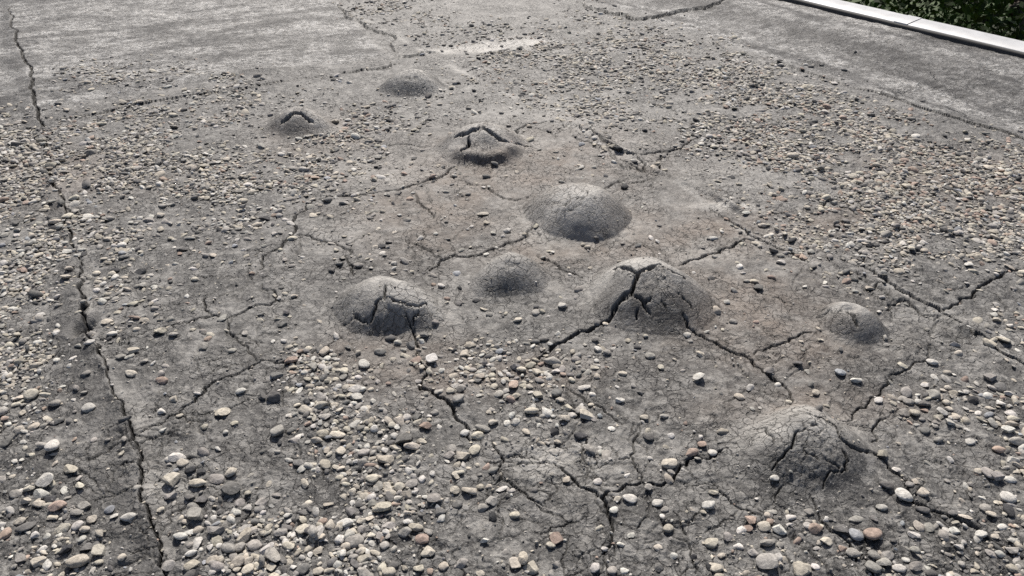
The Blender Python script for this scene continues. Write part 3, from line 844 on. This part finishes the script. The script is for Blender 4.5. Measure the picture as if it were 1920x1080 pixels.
def tree(x, y, top, rad, seed, label, tone):
    r = np.random.default_rng(seed)
    root = empty('leafy_tree', (x, y, -3.8))
    H = top + 3.8
    # trunk and limbs
    vs, fs = [], []
    def limb(p, q, ra, rb, n=7, k=4):
        p, q = np.array(p, float), np.array(q, float); d = q - p; d /= np.linalg.norm(d)
        u = np.cross(d, (0.3, 0.9, 0.2)); u /= np.linalg.norm(u); v = np.cross(d, u); o = len(vs)
        for i in range(k + 1):
            t = i / k; c = p + (q - p) * t + u * 0.04 * math.sin(3 * t + seed)
            for j in range(n):
                a = 2 * math.pi * j / n; rr = ra + (rb - ra) * t
                vs.append(c + rr * (math.cos(a) * u + math.sin(a) * v))
        for i in range(k):
            for j in range(n): fs.append((o + i * n + j, o + i * n + (j + 1) % n, o + (i + 1) * n + (j + 1) % n, o + (i + 1) * n + j))
    limb((0, 0, -0.1), (0, 0, H * 0.6), 0.16, 0.09)
    cl = []
    for _ in range(46):
        a = r.uniform(0, 6.28); e = math.asin(r.uniform(-0.75, 1)); rr = rad * r.uniform(0.35, 1.0)
        c = np.array([rr * math.cos(e) * math.cos(a), rr * math.cos(e) * math.sin(a), H - rad * 1.15 + 1.15 * rr * math.sin(e)])
        cl.append((c, r.uniform(0.35, 0.75)))
        if _ < 14: limb((0, 0, H * r.uniform(0.3, 0.58)), c, 0.05, 0.012, 5, 3)
    link('trunk', mesh_from('trunk', np.array(vs), np.array(fs)), BARK, root)
    n = 9000
    ci = r.integers(0, len(cl), n)
    C = np.array([cl[i][0] for i in ci]); S = np.array([cl[i][1] for i in ci])
    d = r.normal(size=(n, 3)); d /= np.linalg.norm(d, axis=1)[:, None]
    c = C + d * (S * r.random(n) ** 0.4)[:, None] * np.array([1, 1, 0.75])
    nrm = d * 0.6 + r.normal(size=(n, 3)) * 0.6 + np.array([0, 0, 0.5]); nrm /= np.linalg.norm(nrm, axis=1)[:, None]
    u = np.cross(nrm, r.normal(size=(n, 3))); u /= np.linalg.norm(u, axis=1)[:, None]; v = np.cross(nrm, u)
    sz = r.uniform(0.035, 0.075, n)[:, None]
    q = np.stack([c - u * sz, c + v * sz * 0.48 + nrm * sz * 0.15, c + u * sz, c - v * sz * 0.48 + nrm * sz * 0.15], 1).reshape(-1, 3)
    me = mesh_from('crown', q, np.arange(n * 4).reshape(-1, 4), False)
    at = me.attributes.new('tint', 'FLOAT_COLOR', 'POINT')
    base = np.array(tone)[None] * r.uniform(0.25, 0.7, (n, 1)) * np.array([1, 1, 1])[None] + r.uniform(0, 0.006, (n, 1)) * np.array([[1, .6, 0]])
    col = np.concatenate([base, np.ones((n, 1))], 1).repeat(4, 0)
    at.data.foreach_set('color', col.astype(np.float32).ravel())
    link('crown', me, LEAF, root)
    tag(root, label, 'tree', 'trees beyond the roof edge')
tree(5.4, 9.4, 0.15, 2.0, 3, 'dark green leafy tree beyond the white roof edge, in the top right corner', (0.034, 0.080, 0.016))
tree(3.6, 11.6, 0.1, 2.2, 4, 'dark green leafy tree beyond the roof edge, further left along the trim', (0.030, 0.070, 0.018))
tree(7.6, 11.9, 0.9, 2.4, 5, 'taller dark tree behind the corner tree, at the right frame border', (0.028, 0.068, 0.014))

# ------------------------------------------------------------------ pebbles
# how much of the roof gravel covers, in tenths, per 40x40 pixel cell of the photograph
COVER = """
000000000000000033321000001210000000000000000000
000000000000000000133222221233221000000000000000
000000000000000000111235565433443420000000000000
001333323111100110001222223445446665421000000000
001111111344221100122122345543222466565310000000
221223433455200145532221112344334555555555310000
666676543210124653100000111221123466666665454332
887357776544435643111011111121012235677765566566
886246776666555432211110001101011222467777667777
763245445566643222110110000000000121324667777777
334566423354211112101110000000000011367766667766
457764211122111233110000000010000012345545665666
777744222343221121211000000000000000111134553322
765344232331111000011000000000000011001210013101
764233221110111000000110111000000000000000000022
653233231210110000011111210000000000000000000022
774232210111245312222345543333211110000000001123
765312221111156533235456554322111000121100111112
553221121001245543222444544211111000011101333333
443211110011135653322212434321100000000001344433
432111011001136544542222222110102200000000122334
333211112221135556542221111110122100000000112345
323211024420013566654322110001110000000001212345
344322113432124567765432100011111100000000111234
334433223334456777653211100000111123323221122333
334443234345577787642110110000001234343343233333
334333224556677787632112200000112344454454344444
""".split()
COVER = np.array([[int(c) for c in r] for r in COVER], float) / 10.0

def cover(px, py):
    fx = np.clip(np.asarray(px) / 40.0 - 0.5, 0, 46.999); fy = np.clip(np.asarray(py) / 40.0 - 0.5, 0, 25.999)
    i, j = fy.astype(int), fx.astype(int); u, v = fx - j, fy - i
    return (COVER[i, j] * (1 - u) + COVER[i, j + 1] * u) * (1 - v) + (COVER[i + 1, j] * (1 - u) + COVER[i + 1, j + 1] * u) * v

TINT = {'w': (0.59, 0.565, 0.52), 'c': (0.51, 0.465, 0.39), 'g': (0.36, 0.34, 0.31), 'd': (0.17, 0.163, 0.155), 'k': (0.05, 0.05, 0.053), 'p': (0.40, 0.31, 0.255), 'b': (0.34, 0.35, 0.365)}
WORD = {'w': 'whitish', 'c': 'cream', 'g': 'grey', 'd': 'dark grey', 'k': 'black', 'p': 'pinkish brown', 'b': 'bluish grey'}

# single stones one can point at: centre px, length px, width px, colour
NOTABLE = """
434 917 38 27 d;367 966 36 25 g;344 869 22 18 c;358 883 22 15 k;378 886 18 14 k;372 908 38 16 c;356 933 20 14 d;320 930 24 16 g;379 938 24 16 d;364 952 24 13 g;450 941 20 16 g;490 942 22 17 g
445 962 18 11 w;401 970 13 10 w;372 993 23 16 c;340 1006 29 17 w;405 996 34 18 g;148 1052 42 23 c;187 1035 28 22 c;163 1026 24 17 d;124 1028 26 19 k;75 1055 28 18 c;40 1047 22 16 g;118 991 32 17 c;147 985 25 19 w;160 994 24 13 c
135 880 27 21 c;168 766 26 20 w;105 757 24 18 g;112 790 20 13 d;305 773 16 11 w;305 808 17 11 w;384 802 14 12 c;440 795 16 13 c;493 747 20 13 d;515 748 27 19 d;95 934 24 19 k;112 951 33 20 p;75 945 26 15 c;50 940 24 13 c;30 925 26 17 g;160 950 24 16 g;57 917 22 14 c;152 912 18 14 c;38 977 24 14 c;207 957 20 15 b;245 973 33 18 w;232 1050 18 13 c
567 990 28 24 c;513 1040 36 26 g;510 1063 19 16 c;478 1020 29 22 g;450 1023 25 21 g;473 997 24 20 g;527 1000 26 14 g;570 1068 28 20 d;597 1070 22 16 c;360 1060 30 24 c;400 1050 22 20 c;317 1059 26 20 g;360 1040 24 12 w;605 760 32 16 c;627 760 18 13 c;605 813 24 18 c;595 828 26 11 c
847 732 21 15 c;863 730 18 13 d;860 750 24 17 g;815 772 17 13 g;763 782 18 14 w;782 782 18 14 d;925 792 20 15 c;968 743 18 12 c;997 773 28 13 c;1008 742 22 14 c;1043 738 22 17 d;1050 752 17 11 c;1062 763 22 15 c;1089 768 26 20 g;1098 781 31 20 c;1058 788 22 14 c;1073 779 18 13 w;1040 813 17 15 k;1088 817 27 19 k
895 817 26 16 c;872 811 20 14 w;867 856 25 21 c;843 855 22 15 g;880 923 31 15 c;900 914 16 14 c;917 914 14 10 c;853 920 18 16 c;922 942 24 18 g;907 950 26 17 g;858 948 21 18 d;827 958 24 20 d;717 952 38 22 c;683 847 23 18 g;757 826 38 17 d;773 839 31 14 c;742 839 24 12 c;798 802 25 14 p;680 803 19 16 d;702 808 15 13 w
1062 901 16 14 c;1120 906 18 13 w;1180 936 28 21 w;1157 940 17 10 c;1232 945 22 17 w;1255 870 33 22 c;1215 820 21 18 d;1215 918 18 14 g;1258 818 14 11 w;1245 782 18 11 g;1162 752 17 12 w;1207 783 17 13 c;1200 738 14 11 d;1143 865 10 7 w;965 968 22 14 c;1043 1012 27 25 p;1032 1026 18 13 c;965 1060 27 23 c;995 1063 31 27 c;1042 1063 15 12 g;1123 993 16 12 c;1115 1067 22 17 w;1147 1072 20 16 g;1170 1072 18 15 w;1252 993 24 15 c;1182 1007 16 12 w;1163 1025 16 9 w;1233 1030 18 13 c;1263 1045 15 11 w;1235 1065 20 16 d;1133 1033 14 9 w
908 1021 18 9 w;832 1062 21 17 c;803 1035 26 22 c;792 1013 30 22 p;722 1023 20 17 g;683 1048 27 18 c;665 1013 36 26 g;648 981 33 18 w;785 1067 21 15 c;867 1058 25 17 g;730 1073 28 16 c;750 911 23 17 c;763 927 21 15 c;698 898 25 18 c;682 928 20 16 c;730 987 29 15 g;760 1000 27 17 g;780 990 29 16 c;803 998 20 14 g
1295 847 29 18 p;1315 834 17 14 p;1335 848 18 14 w;1327 950 27 20 w;1337 925 19 10 c;1407 975 26 20 p;1402 991 18 13 p;1443 978 18 12 p;1460 993 27 20 w;1527 992 30 19 p;1575 993 26 22 d;1603 1003 30 23 b;1635 1001 38 26 p;1515 963 20 12 g;1548 1014 24 17 c;1333 1018 27 20 c;1343 1062 29 23 c;1352 1042 16 11 c;1438 1020 31 14 g;1462 1022 15 12 g;1410 1036 20 16 g;1435 1053 40 33 g;1457 1048 17 15 w;1470 1050 14 12 c;1503 1062 35 32 c
1598 1037 26 17 g;1580 1028 17 13 p;1637 1044 25 15 g;1635 1064 32 24 g;1655 1057 30 18 g;1662 1042 27 15 g;1685 1065 28 16 w;1715 1063 25 16 g;1660 912 28 16 d;1693 929 35 25 w;1652 951 22 15 g;1728 957 26 13 d;1703 913 18 11 g;1680 882 17 11 w;1652 856 21 13 c;1452 897 19 12 w;1528 740 20 13 c;1518 727 13 9 d;1533 768 17 13 d;1713 777 22 15 c;1693 776 20 16 g;1727 789 14 9 g;1702 756 23 15 g;1730 761 25 14 d;1645 755 21 14 w;1822 752 21 16 k;1873 727 23 19 d;1732 727 17 12 w;1778 799 19 12 w;1758 786 21 12 c;1733 809 20 14 d;1887 810 25 14 w;1903 829 33 17 g;1870 845 25 15 p;1897 862 27 17 w;1867 897 27 18 g;1832 887 19 13 c;1817 830 18 14 w;1758 827 21 12 g;1895 797 24 12 c;1873 1040 20 13 w;1897 1031 29 17 g;1855 967 20 13 c;1712 1003 22 15 w
1055 573 19 17 w;970 600 18 14 c;918 590 14 10 g;893 562 16 13 k;860 570 14 12 d;817 603 14 13 g;797 630 16 14 d;732 633 21 18 d;748 643 17 13 g;770 646 23 18 d;828 537 14 11 w;838 560 14 8 p;713 662 24 13 g;695 695 11 10 c;1045 625 13 10 w;1003 639 19 14 d;1115 638 15 11 d;1138 663 16 11 g;1167 700 17 11 c;1218 668 20 15 g;673 500 18 13 g;763 415 15 10 g;913 418 12 11 c;1035 678 36 18 g;968 688 25 14 d;978 694 19 12 c;995 685 22 13 c
1420 545 18 16 d;1375 549 16 13 g;1342 583 17 15 c;1362 570 14 9 w;1398 532 15 9 g;1445 527 17 9 p;1507 543 9 8 w;1585 528 22 13 p;1585 512 20 9 d;1600 525 16 11 d;1602 551 13 8 w;1652 561 13 7 w;1463 494 19 12 w;1463 480 15 12 g;1450 474 20 10 d;1632 460 19 12 k;1573 704 22 17 b;1493 688 18 12 d;1745 683 22 13 w;1788 648 22 11 w;1855 712 24 17 g;1867 602 18 11 c;1892 612 16 10 w;1417 608 13 9 p;1287 629 15 12 w;1440 700 20 12 g;1603 720 24 11 w
202 604 20 17 c;223 587 14 13 c;303 627 24 13 c;327 634 18 13 g;397 634 16 12 c;382 626 13 9 g;215 507 20 15 k;182 512 16 12 c;320 447 14 11 c;372 437 13 10 d;365 428 15 9 d;588 407 16 14 c;483 424 19 12 c;553 557 14 11 c;548 500 14 13 g;637 497 15 13 d;623 511 14 11 d;520 707 25 16 d;530 614 18 13 d;305 718 23 15 p;247 703 25 15 c;253 664 23 13 c;228 674 19 12 g;173 653 20 16 w;273 683 17 12 g;108 450 17 9 w;42 680 24 12 c;30 418 19 14 d;213 630 20 13 w;603 688 17 14 w
110 197 15 9 d;625 150 10 9 d;1690 39 12 7 g;1730 190 10 8 d;1603 98 9 5 d;1520 127 13 6 d;1540 124 10 5 d;1582 132 12 7 d;928 308 15 11 d;912 331 16 10 d;845 83 9 6 d;1485 293 24 13 c;1552 315 17 13 c;1598 331 18 13 c
""".replace('\n', ';').split(';')

def ico(level):
    t = (1 + 5 ** 0.5) / 2
    v = [(-1, t, 0), (1, t, 0), (-1, -t, 0), (1, -t, 0), (0, -1, t), (0, 1, t), (0, -1, -t), (0, 1, -t), (t, 0, -1), (t, 0, 1), (-t, 0, -1), (-t, 0, 1)]
    f = [(0, 11, 5), (0, 5, 1), (0, 1, 7), (0, 7, 10), (0, 10, 11), (1, 5, 9), (5, 11, 4), (11, 10, 2), (10, 7, 6), (7, 1, 8), (3, 9, 4), (3, 4, 2), (3, 2, 6), (3, 6, 8), (3, 8, 9), (4, 9, 5), (2, 4, 11), (6, 2, 10), (8, 6, 7), (9, 8, 1)]
    v = [np.array(p) / np.linalg.norm(p) for p in v]
    for _ in range(level):
        cache = {}; nf = []
        def mid(a, b):
            k = (min(a, b), max(a, b))
            if k not in cache:
                m = v[a] + v[b]; v.append(m / np.linalg.norm(m)); cache[k] = len(v) - 1
            return cache[k]
        for a, b, c in f:
            ab, bc, ca = mid(a, b), mid(b, c), mid(c, a)
            nf += [(a, ab, ca), (b, bc, ab), (c, ca, bc), (ab, bc, ca)]
        f = nf
    return np.array(v), np.array(f)
ICO = [ico(k) for k in range(3)]

def stone_shape(level, r, angular):
    """Unit-ish stone: a lumpy ball with a few worn facets."""
    d, f = ICO[level]
    v = d.copy()
    k = r.normal(size=(4, 3)) * 1.7; ph = r.uniform(0, 6.28, 4)
    v = v * (1 + 0.10 * sum(np.sin(d @ k[i] + ph[i]) for i in range(4)) * 0.7)[:, None]
    for _ in range(r.integers(3, 6) if not angular else r.integers(6, 10)):
        n = r.normal(size=3); n /= np.linalg.norm(n)
        c = r.uniform(0.70, 0.9) if not angular else r.uniform(0.46, 0.78)
        o = v @ n - c
        v = v - np.where(o > 0, o * (0.75 if not angular else 0.97), 0)[:, None] * n
    ext = (v.max(0) - v.min(0)) / 2
    v = (v - (v.max(0) + v.min(0)) / 2) / ext
    return v, f

prng = np.random.default_rng(21)
SHAPES = [stone_shape(2, prng, k % 3 != 0) for k in range(26)]
STONES = []      # x, y, length, width, height, heading, colour code, jitter, notable?, px length

def heading_for(x, y): return prng.uniform(0, math.pi)

for rec in NOTABLE:
    if not rec.strip(): continue
    a = rec.split(); px, py, L, W = map(float, a[:4]); c = a[4]
    gx, gy = on_surface([px], [py + 0.25 * W])
    gx, gy = float(gx[0]), float(gy[0]); ppm = px_per_m(gx, gy)
    le, wi = L / ppm, W / ppm
    # what shows of the height of a stone seen at this slant
    el = math.atan2(HC, gy)
    wi = max(min(le, wi * 1.15), 0.5 * le)
    he = min(wi * 0.75, max(0.42 * wi, le * 0.40))
    STONES.append([gx, gy, le, wi, he, prng.uniform(-0.5, 0.5), c, 1.0, True, L])

# everything else: dart throwing, denser where the photograph shows more gravel
cell = 0.06; hashg = {}
def add_hash(s):
    hashg.setdefault((int(s[0] // cell), int(s[1] // cell)), []).append(s)
def clear(x, y, r):
    i, j = int(x // cell), int(y // cell)
    for a in (i - 1, i, i + 1):
        for b in (j - 1, j, j + 1):
            for s in hashg.get((a, b), ()):
                if (s[0] - x) ** 2 + (s[1] - y) ** 2 < (0.40 * (r + (s[2] + s[3]) * 0.25) / 0.5) ** 2 * 0.5: return False
    return True
for s in STONES: add_hash(s)
n_try = 430000
_c = np.linspace(0.9, 7.3, 400); _w = np.cumsum(_c + KF); ty = np.interp(prng.random(n_try) * (_w[-1] - _w[0]) + _w[0], _w, _c)
tx = (prng.random(n_try) * 2 - 1) * 0.66 * (ty + KF)
keepw = (np.abs(tx) < 0.66 * (ty + KF))
bb = tx * B_DIR[0] + ty * B_DIR[1]
tpx, tpy = project(tx, ty, 0.0)
cv = cover(tpx, tpy)
cv = np.where(tpy < 0, cover(tpx, 0 * tpy + 8) * 0.7, cv)
cl = np.clip(0.80 + 2.0 * perlin(tx * 3.6, ty * 3.6, 71) + 1.6 * perlin(tx * 9, ty * 9, 72), 0, 2)
lo_t = seam_side([(20,13),(33,87),(65,177),(80,250),(102,355),(123,393),(143,477),(157,567),(166,637),(203,713),(247,803),(265,900),(283,983),(310,1078)], tx, ty)
ro_t = seam_side([(1087,247),(1187,293),(1270,335),(1363,410),(1437,457),(1507,493),(1563,485),(1640,517),(1760,583),(1853,653),(1917,685)], tx, ty)
cl = cl * (1 - 0.75 * np.exp(-(lo_t / 0.045) ** 2)) * (1 - 0.7 * np.exp(-(ro_t / 0.04) ** 2))
sb = (bb - B_SEAM) / 0.05
cl = cl * (1 - 0.7 * np.exp(-sb ** 2))
cl = np.where(in_poly(tpx, tpy, [(822,103),(850,90),(900,80),(960,74),(1015,72),(1010,80),(960,90),(905,98),(860,104)]), 0, cl)
prob = np.clip(2.15 * cv ** 2.05 * cl + 0.004 * (cv > 0.02), 0, 1)
prob = np.where((tpy > 230) & (bb < B_SEAM), np.maximum(prob, 0.012), prob)
prob = np.where(bb > B_EDGE - 0.05, 0, prob)
acc = prng.random(n_try) < prob * 0.85
order = np.nonzero(acc)[0]
on_b = np.zeros(n_try, bool)
for B in BLISTERS:
    on_b |= blister_r(B, tx, ty) < 0.93
CODES = np.array(list('wcgdkpb')); PROBS = np.array([0.22, 0.34, 0.28, 0.09, 0.02, 0.035, 0.015]); 
PROBS_F = np.array([0.19, 0.30, 0.27, 0.16, 0.035, 0.035, 0.01])
PROBS_R = np.array([0.10, 0.34, 0.22, 0.17, 0.03, 0.13, 0.01])
for i in order:
    x, y = tx[i], ty[i]
    if on_b[i]: continue
    le = float(np.clip(0.0180 * math.exp(prng.normal(0, 0.40)), 0.007, 0.044)) * (1.0 if y < 2.4 else 1.08)
    wi = le * prng.uniform(0.50, 0.92)
    if not clear(x, y, (le + wi) * 0.25): continue
    he = wi * prng.uniform(0.32, 0.60)
    p = PROBS_R if (tpx[i] > 1380 and 190 < tpy[i] < 430) else (PROBS_F if y > 2.9 else PROBS)
    c = str(prng.choice(CODES, p=p))
    s = [x, y, le, wi, he, heading_for(x, y), c, 1.0, False, le * px_per_m(x, y)]
    STONES.append(s); add_hash(s)
    if cv[i] > 0.5 and prng.random() < 0.35 * cv[i]:      # a second stone lying on top in the heaps
        l2 = le * prng.uniform(0.6, 1.0)
        STONES.append([x + prng.normal(0, 0.5) * le, y + prng.normal(0, 0.5) * le, l2, l2 * prng.uniform(0.5, 0.9), l2 * prng.uniform(0.3, 0.55), prng.uniform(0, math.pi), str(prng.choice(CODES, p=PROBS)), 2.6, False, l2 * px_per_m(x, y)])
for i in np.nonzero((prng.random(n_try) < 0.9 * np.clip((cv - 0.34) * cl, 0, 1)) & ~on_b & (bb < B_EDGE - 0.05))[0]:
    x, y = tx[i] + 0.003, ty[i] + 0.004
    le = float(np.clip(0.0115 * math.exp(prng.normal(0, 0.3)), 0.006, 0.02)); wi = le * prng.uniform(0.55, 0.95)
    if not clear(x, y, (le + wi) * 0.25): continue
    s = [x, y, le, wi, wi * prng.uniform(0.4, 0.75), prng.uniform(0, math.pi), str(prng.choice(CODES, p=PROBS)), 1.0, False, le * px_per_m(x, y)]
    STONES.append(s); add_hash(s)
print('stones', len(STONES))

# which 300 show largest
def shown(s):
    px, py = project(s[0], s[1], 0)
    if not (-4 < px < 1924 and -4 < py < 1084): return 0
    return s[9] + (9 if s[8] else 0)
STONES.sort(key=lambda s: -shown(s))
BIG, REST = STONES[:300], STONES[300:]

LAND = [(B['c'], n) for B, n in zip(BLISTERS, (
    'the farthest blister', 'the small peaked blister', 'the burst back blister', 'the large smooth blister', 'the low unbroken blister',
    'the cracked pale blister', 'the wide burst blister', 'the small glossy blister', 'the crumbling nearest blister'))]
LAND += [((158, 617), 'the dark seam hole'), ((245, 800), 'the middle left seam'), ((285, 985), 'the lower left seam'), ((100, 350), 'the upper left seam'),
         ((1760, 585), 'the right forked crack'), ((1127, 938), 'the three way crack fork'), ((690, 960), 'the bottom gravel heap'),
         ((1435, 1050), 'the bottom frame edge'), ((1850, 860), 'the lower right gravel'), ((60, 950), 'the lower left corner'), ((1000, 690), 'the central gravel band'),
         ((550, 430), 'the left branching crack'), ((1632, 460), 'the right rust stain'), ((980, 1060), 'the bottom frame centre'), ((1870, 1040), 'the lower right corner'), ((590, 790), 'the upper gravel heap'), ((1250, 860), 'the crack beside the nearest blister')]

def describe(s, rank):
    px, py = project(s[0], s[1], 0)
    best = min(LAND, key=lambda l: math.hypot((l[0][0] - px), 1.3 * (l[0][1] - py)))
    dx, dy = px - best[0][0], py - best[0][1]
    if 'corner' in best[1] or 'frame' in best[1]: where = 'near ' + best[1]
    elif math.hypot(dx, dy) < 28 and 'blister' not in best[1].split()[-1]: where = 'at ' + best[1]
    else:
        a = math.degrees(math.atan2(1.3 * dy, dx))
        where = ('right of ', 'below and right of ', 'below ', 'below and left of ', 'left of ', 'above and left of ', 'above ', 'above and right of ')[int(((a + 22.5) % 360) // 45)] + best[1]
    ratio = s[3] / s[2]
    shape = 'long' if ratio < 0.62 else ('round' if ratio > 0.84 else 'oval')
    cm = s[2] * 100
    size = 'large ' if cm > 3.6 else ('small ' if cm < 2.1 else '')
    return f"{size}{WORD[s[6]]} {shape} pebble", where.replace(' and ', ' ').replace('below right', 'below-right').replace('below left', 'below-left').replace('above left', 'above-left').replace('above right', 'above-right'), px, py

meshes = []
for k, (v, f) in enumerate(SHAPES):
    me = mesh_from('pebble', v * 0.5, f)
    me.materials.append(STONE)
    me.set_sharp_from_angle(angle=math.radians(34))
    meshes.append(me)

info = {}
objs = []
for k, s in enumerate(BIG):
    what, where, px, py = describe(s, k)
    z = float(z_at([s[0]], [s[1]])[0])
    r = np.random.default_rng(1000 + k)
    src = int(r.integers(0, 26))
    if k < len(meshes):
        o = bpy.data.objects.new('pebble', meshes[k])
        shp = SHAPES[k]
    else:
        o = objs[src].copy()
    COL.objects.link(o)
    o.scale = (s[2], s[3], s[4])
    o.rotation_euler = (r.normal(0, 0.13), r.normal(0, 0.13), s[5])
    o.location = (s[0], s[1], z + s[4] * 0.40 * s[7])
    t = np.array(TINT[s[6]]) * r.uniform(0.82, 1.18) * r.uniform(0.985, 1.015, 3)
    o.color = (*[float(c) for c in t], 1)
    objs.append(o)
    info.setdefault((what, where), []).append((px, py, o, s))
ORD = ['first', 'second', 'third', 'fourth', 'fifth', 'sixth', 'seventh', 'eighth', 'ninth', 'tenth', 'eleventh', 'twelfth']
for (what, where), L in info.items():
    L.sort(key=lambda t: t[0])
    n = len(L)
    for i, (px, py, o, s) in enumerate(L):
        if n == 1: lab_ = f"{what} lying {where}"
        elif n == 2: lab_ = f"{('left', 'right')[i]} one of two: {what} {where}"
        elif i == 0: lab_ = f"leftmost {what} {where}"
        elif i == n - 1: lab_ = f"rightmost {what} {where}"
        else: lab_ = f"{ORD[min(i, 11)]} {what} from the left {where}"
        tag(o, lab_, 'pebble', 'loose pebbles on the roof')

def stone_mass(name, items, level_of, mat):
    VV, FF, TT = [], [], []; o = 0
    lib = {l: [stone_shape(l, prng, k % 4 != 0) for k in range(60)] for l in (0, 1, 2)}
    X_ = np.array([s[0] for s in items]); Y_ = np.array([s[1] for s in items]); ZZ = z_at(X_, Y_)
    for s, z in zip(items, ZZ):
        l = level_of(s)
        v, f = lib[l][prng.integers(60)]
        v = v * np.array([s[2], s[3], s[4]]) * 0.5
        if l == 0: v = v * prng.uniform(0.85, 1.15, (len(v), 1))
        a, b, c = s[5], prng.normal(0, 0.2), prng.normal(0, 0.2)
        ca, sa = math.cos(a), math.sin(a)
        R = np.array([[ca, -sa, 0], [sa, ca, 0], [0, 0, 1]]) @ np.array([[1, 0, b], [0, 1, c], [-b, -c, 1]])
        VV.append(v @ R.T + (s[0], s[1], z + s[4] * s[7] * prng.uniform(0.12, 0.42))); FF.append(f + o); o += len(v)
        t = np.array(TINT[s[6]]) * prng.uniform(0.75, 1.2) * prng.uniform(0.985, 1.015, 3)
        TT.append(np.repeat([[*t, 1]], len(v), 0))
    me = mesh_from(name, np.concatenate(VV), np.concatenate(FF))
    at = me.attributes.new('tint', 'FLOAT_COLOR', 'POINT')
    at.data.foreach_set('color', np.concatenate(TT).astype(np.float32).ravel())
    me.set_sharp_from_angle(angle=math.radians(48))
    return tag(link(name, me, mat), kind='stuff')
stone_mass('loose_gravel', REST, lambda s: 1 if s[9] > 9 else 0, GRAVEL)

# grit: broken crumbs between the stones
ng = 30000
gy_ = 0.9 + 4.6 * prng.random(ng) ** 1.5; gx_ = (prng.random(ng) * 2 - 1) * 0.62 * (gy_ + KF)
gp = project(gx_, gy_, 0.0)
w = 0.07 + 1.1 * cover(*gp)
ok = (prng.random(ng) < w * np.clip(0.8 + perlin(gx_ * 7, gy_ * 7, 81), 0, 2)) & (gx_ * B_DIR[0] + gy_ * B_DIR[1] < B_EDGE - 0.05)
grit = []
for x, y in zip(gx_[ok], gy_[ok]):
    le = prng.uniform(0.0035, 0.0095); 
    grit.append([x, y, le, le * prng.uniform(0.6, 1), le * prng.uniform(0.4, 0.8), prng.uniform(0, 6.28), str(prng.choice(CODES, p=PROBS)), 0.8, False, 0])
stone_mass('grit', grit, lambda s: 0, GRAVEL)
print('grit', len(grit))
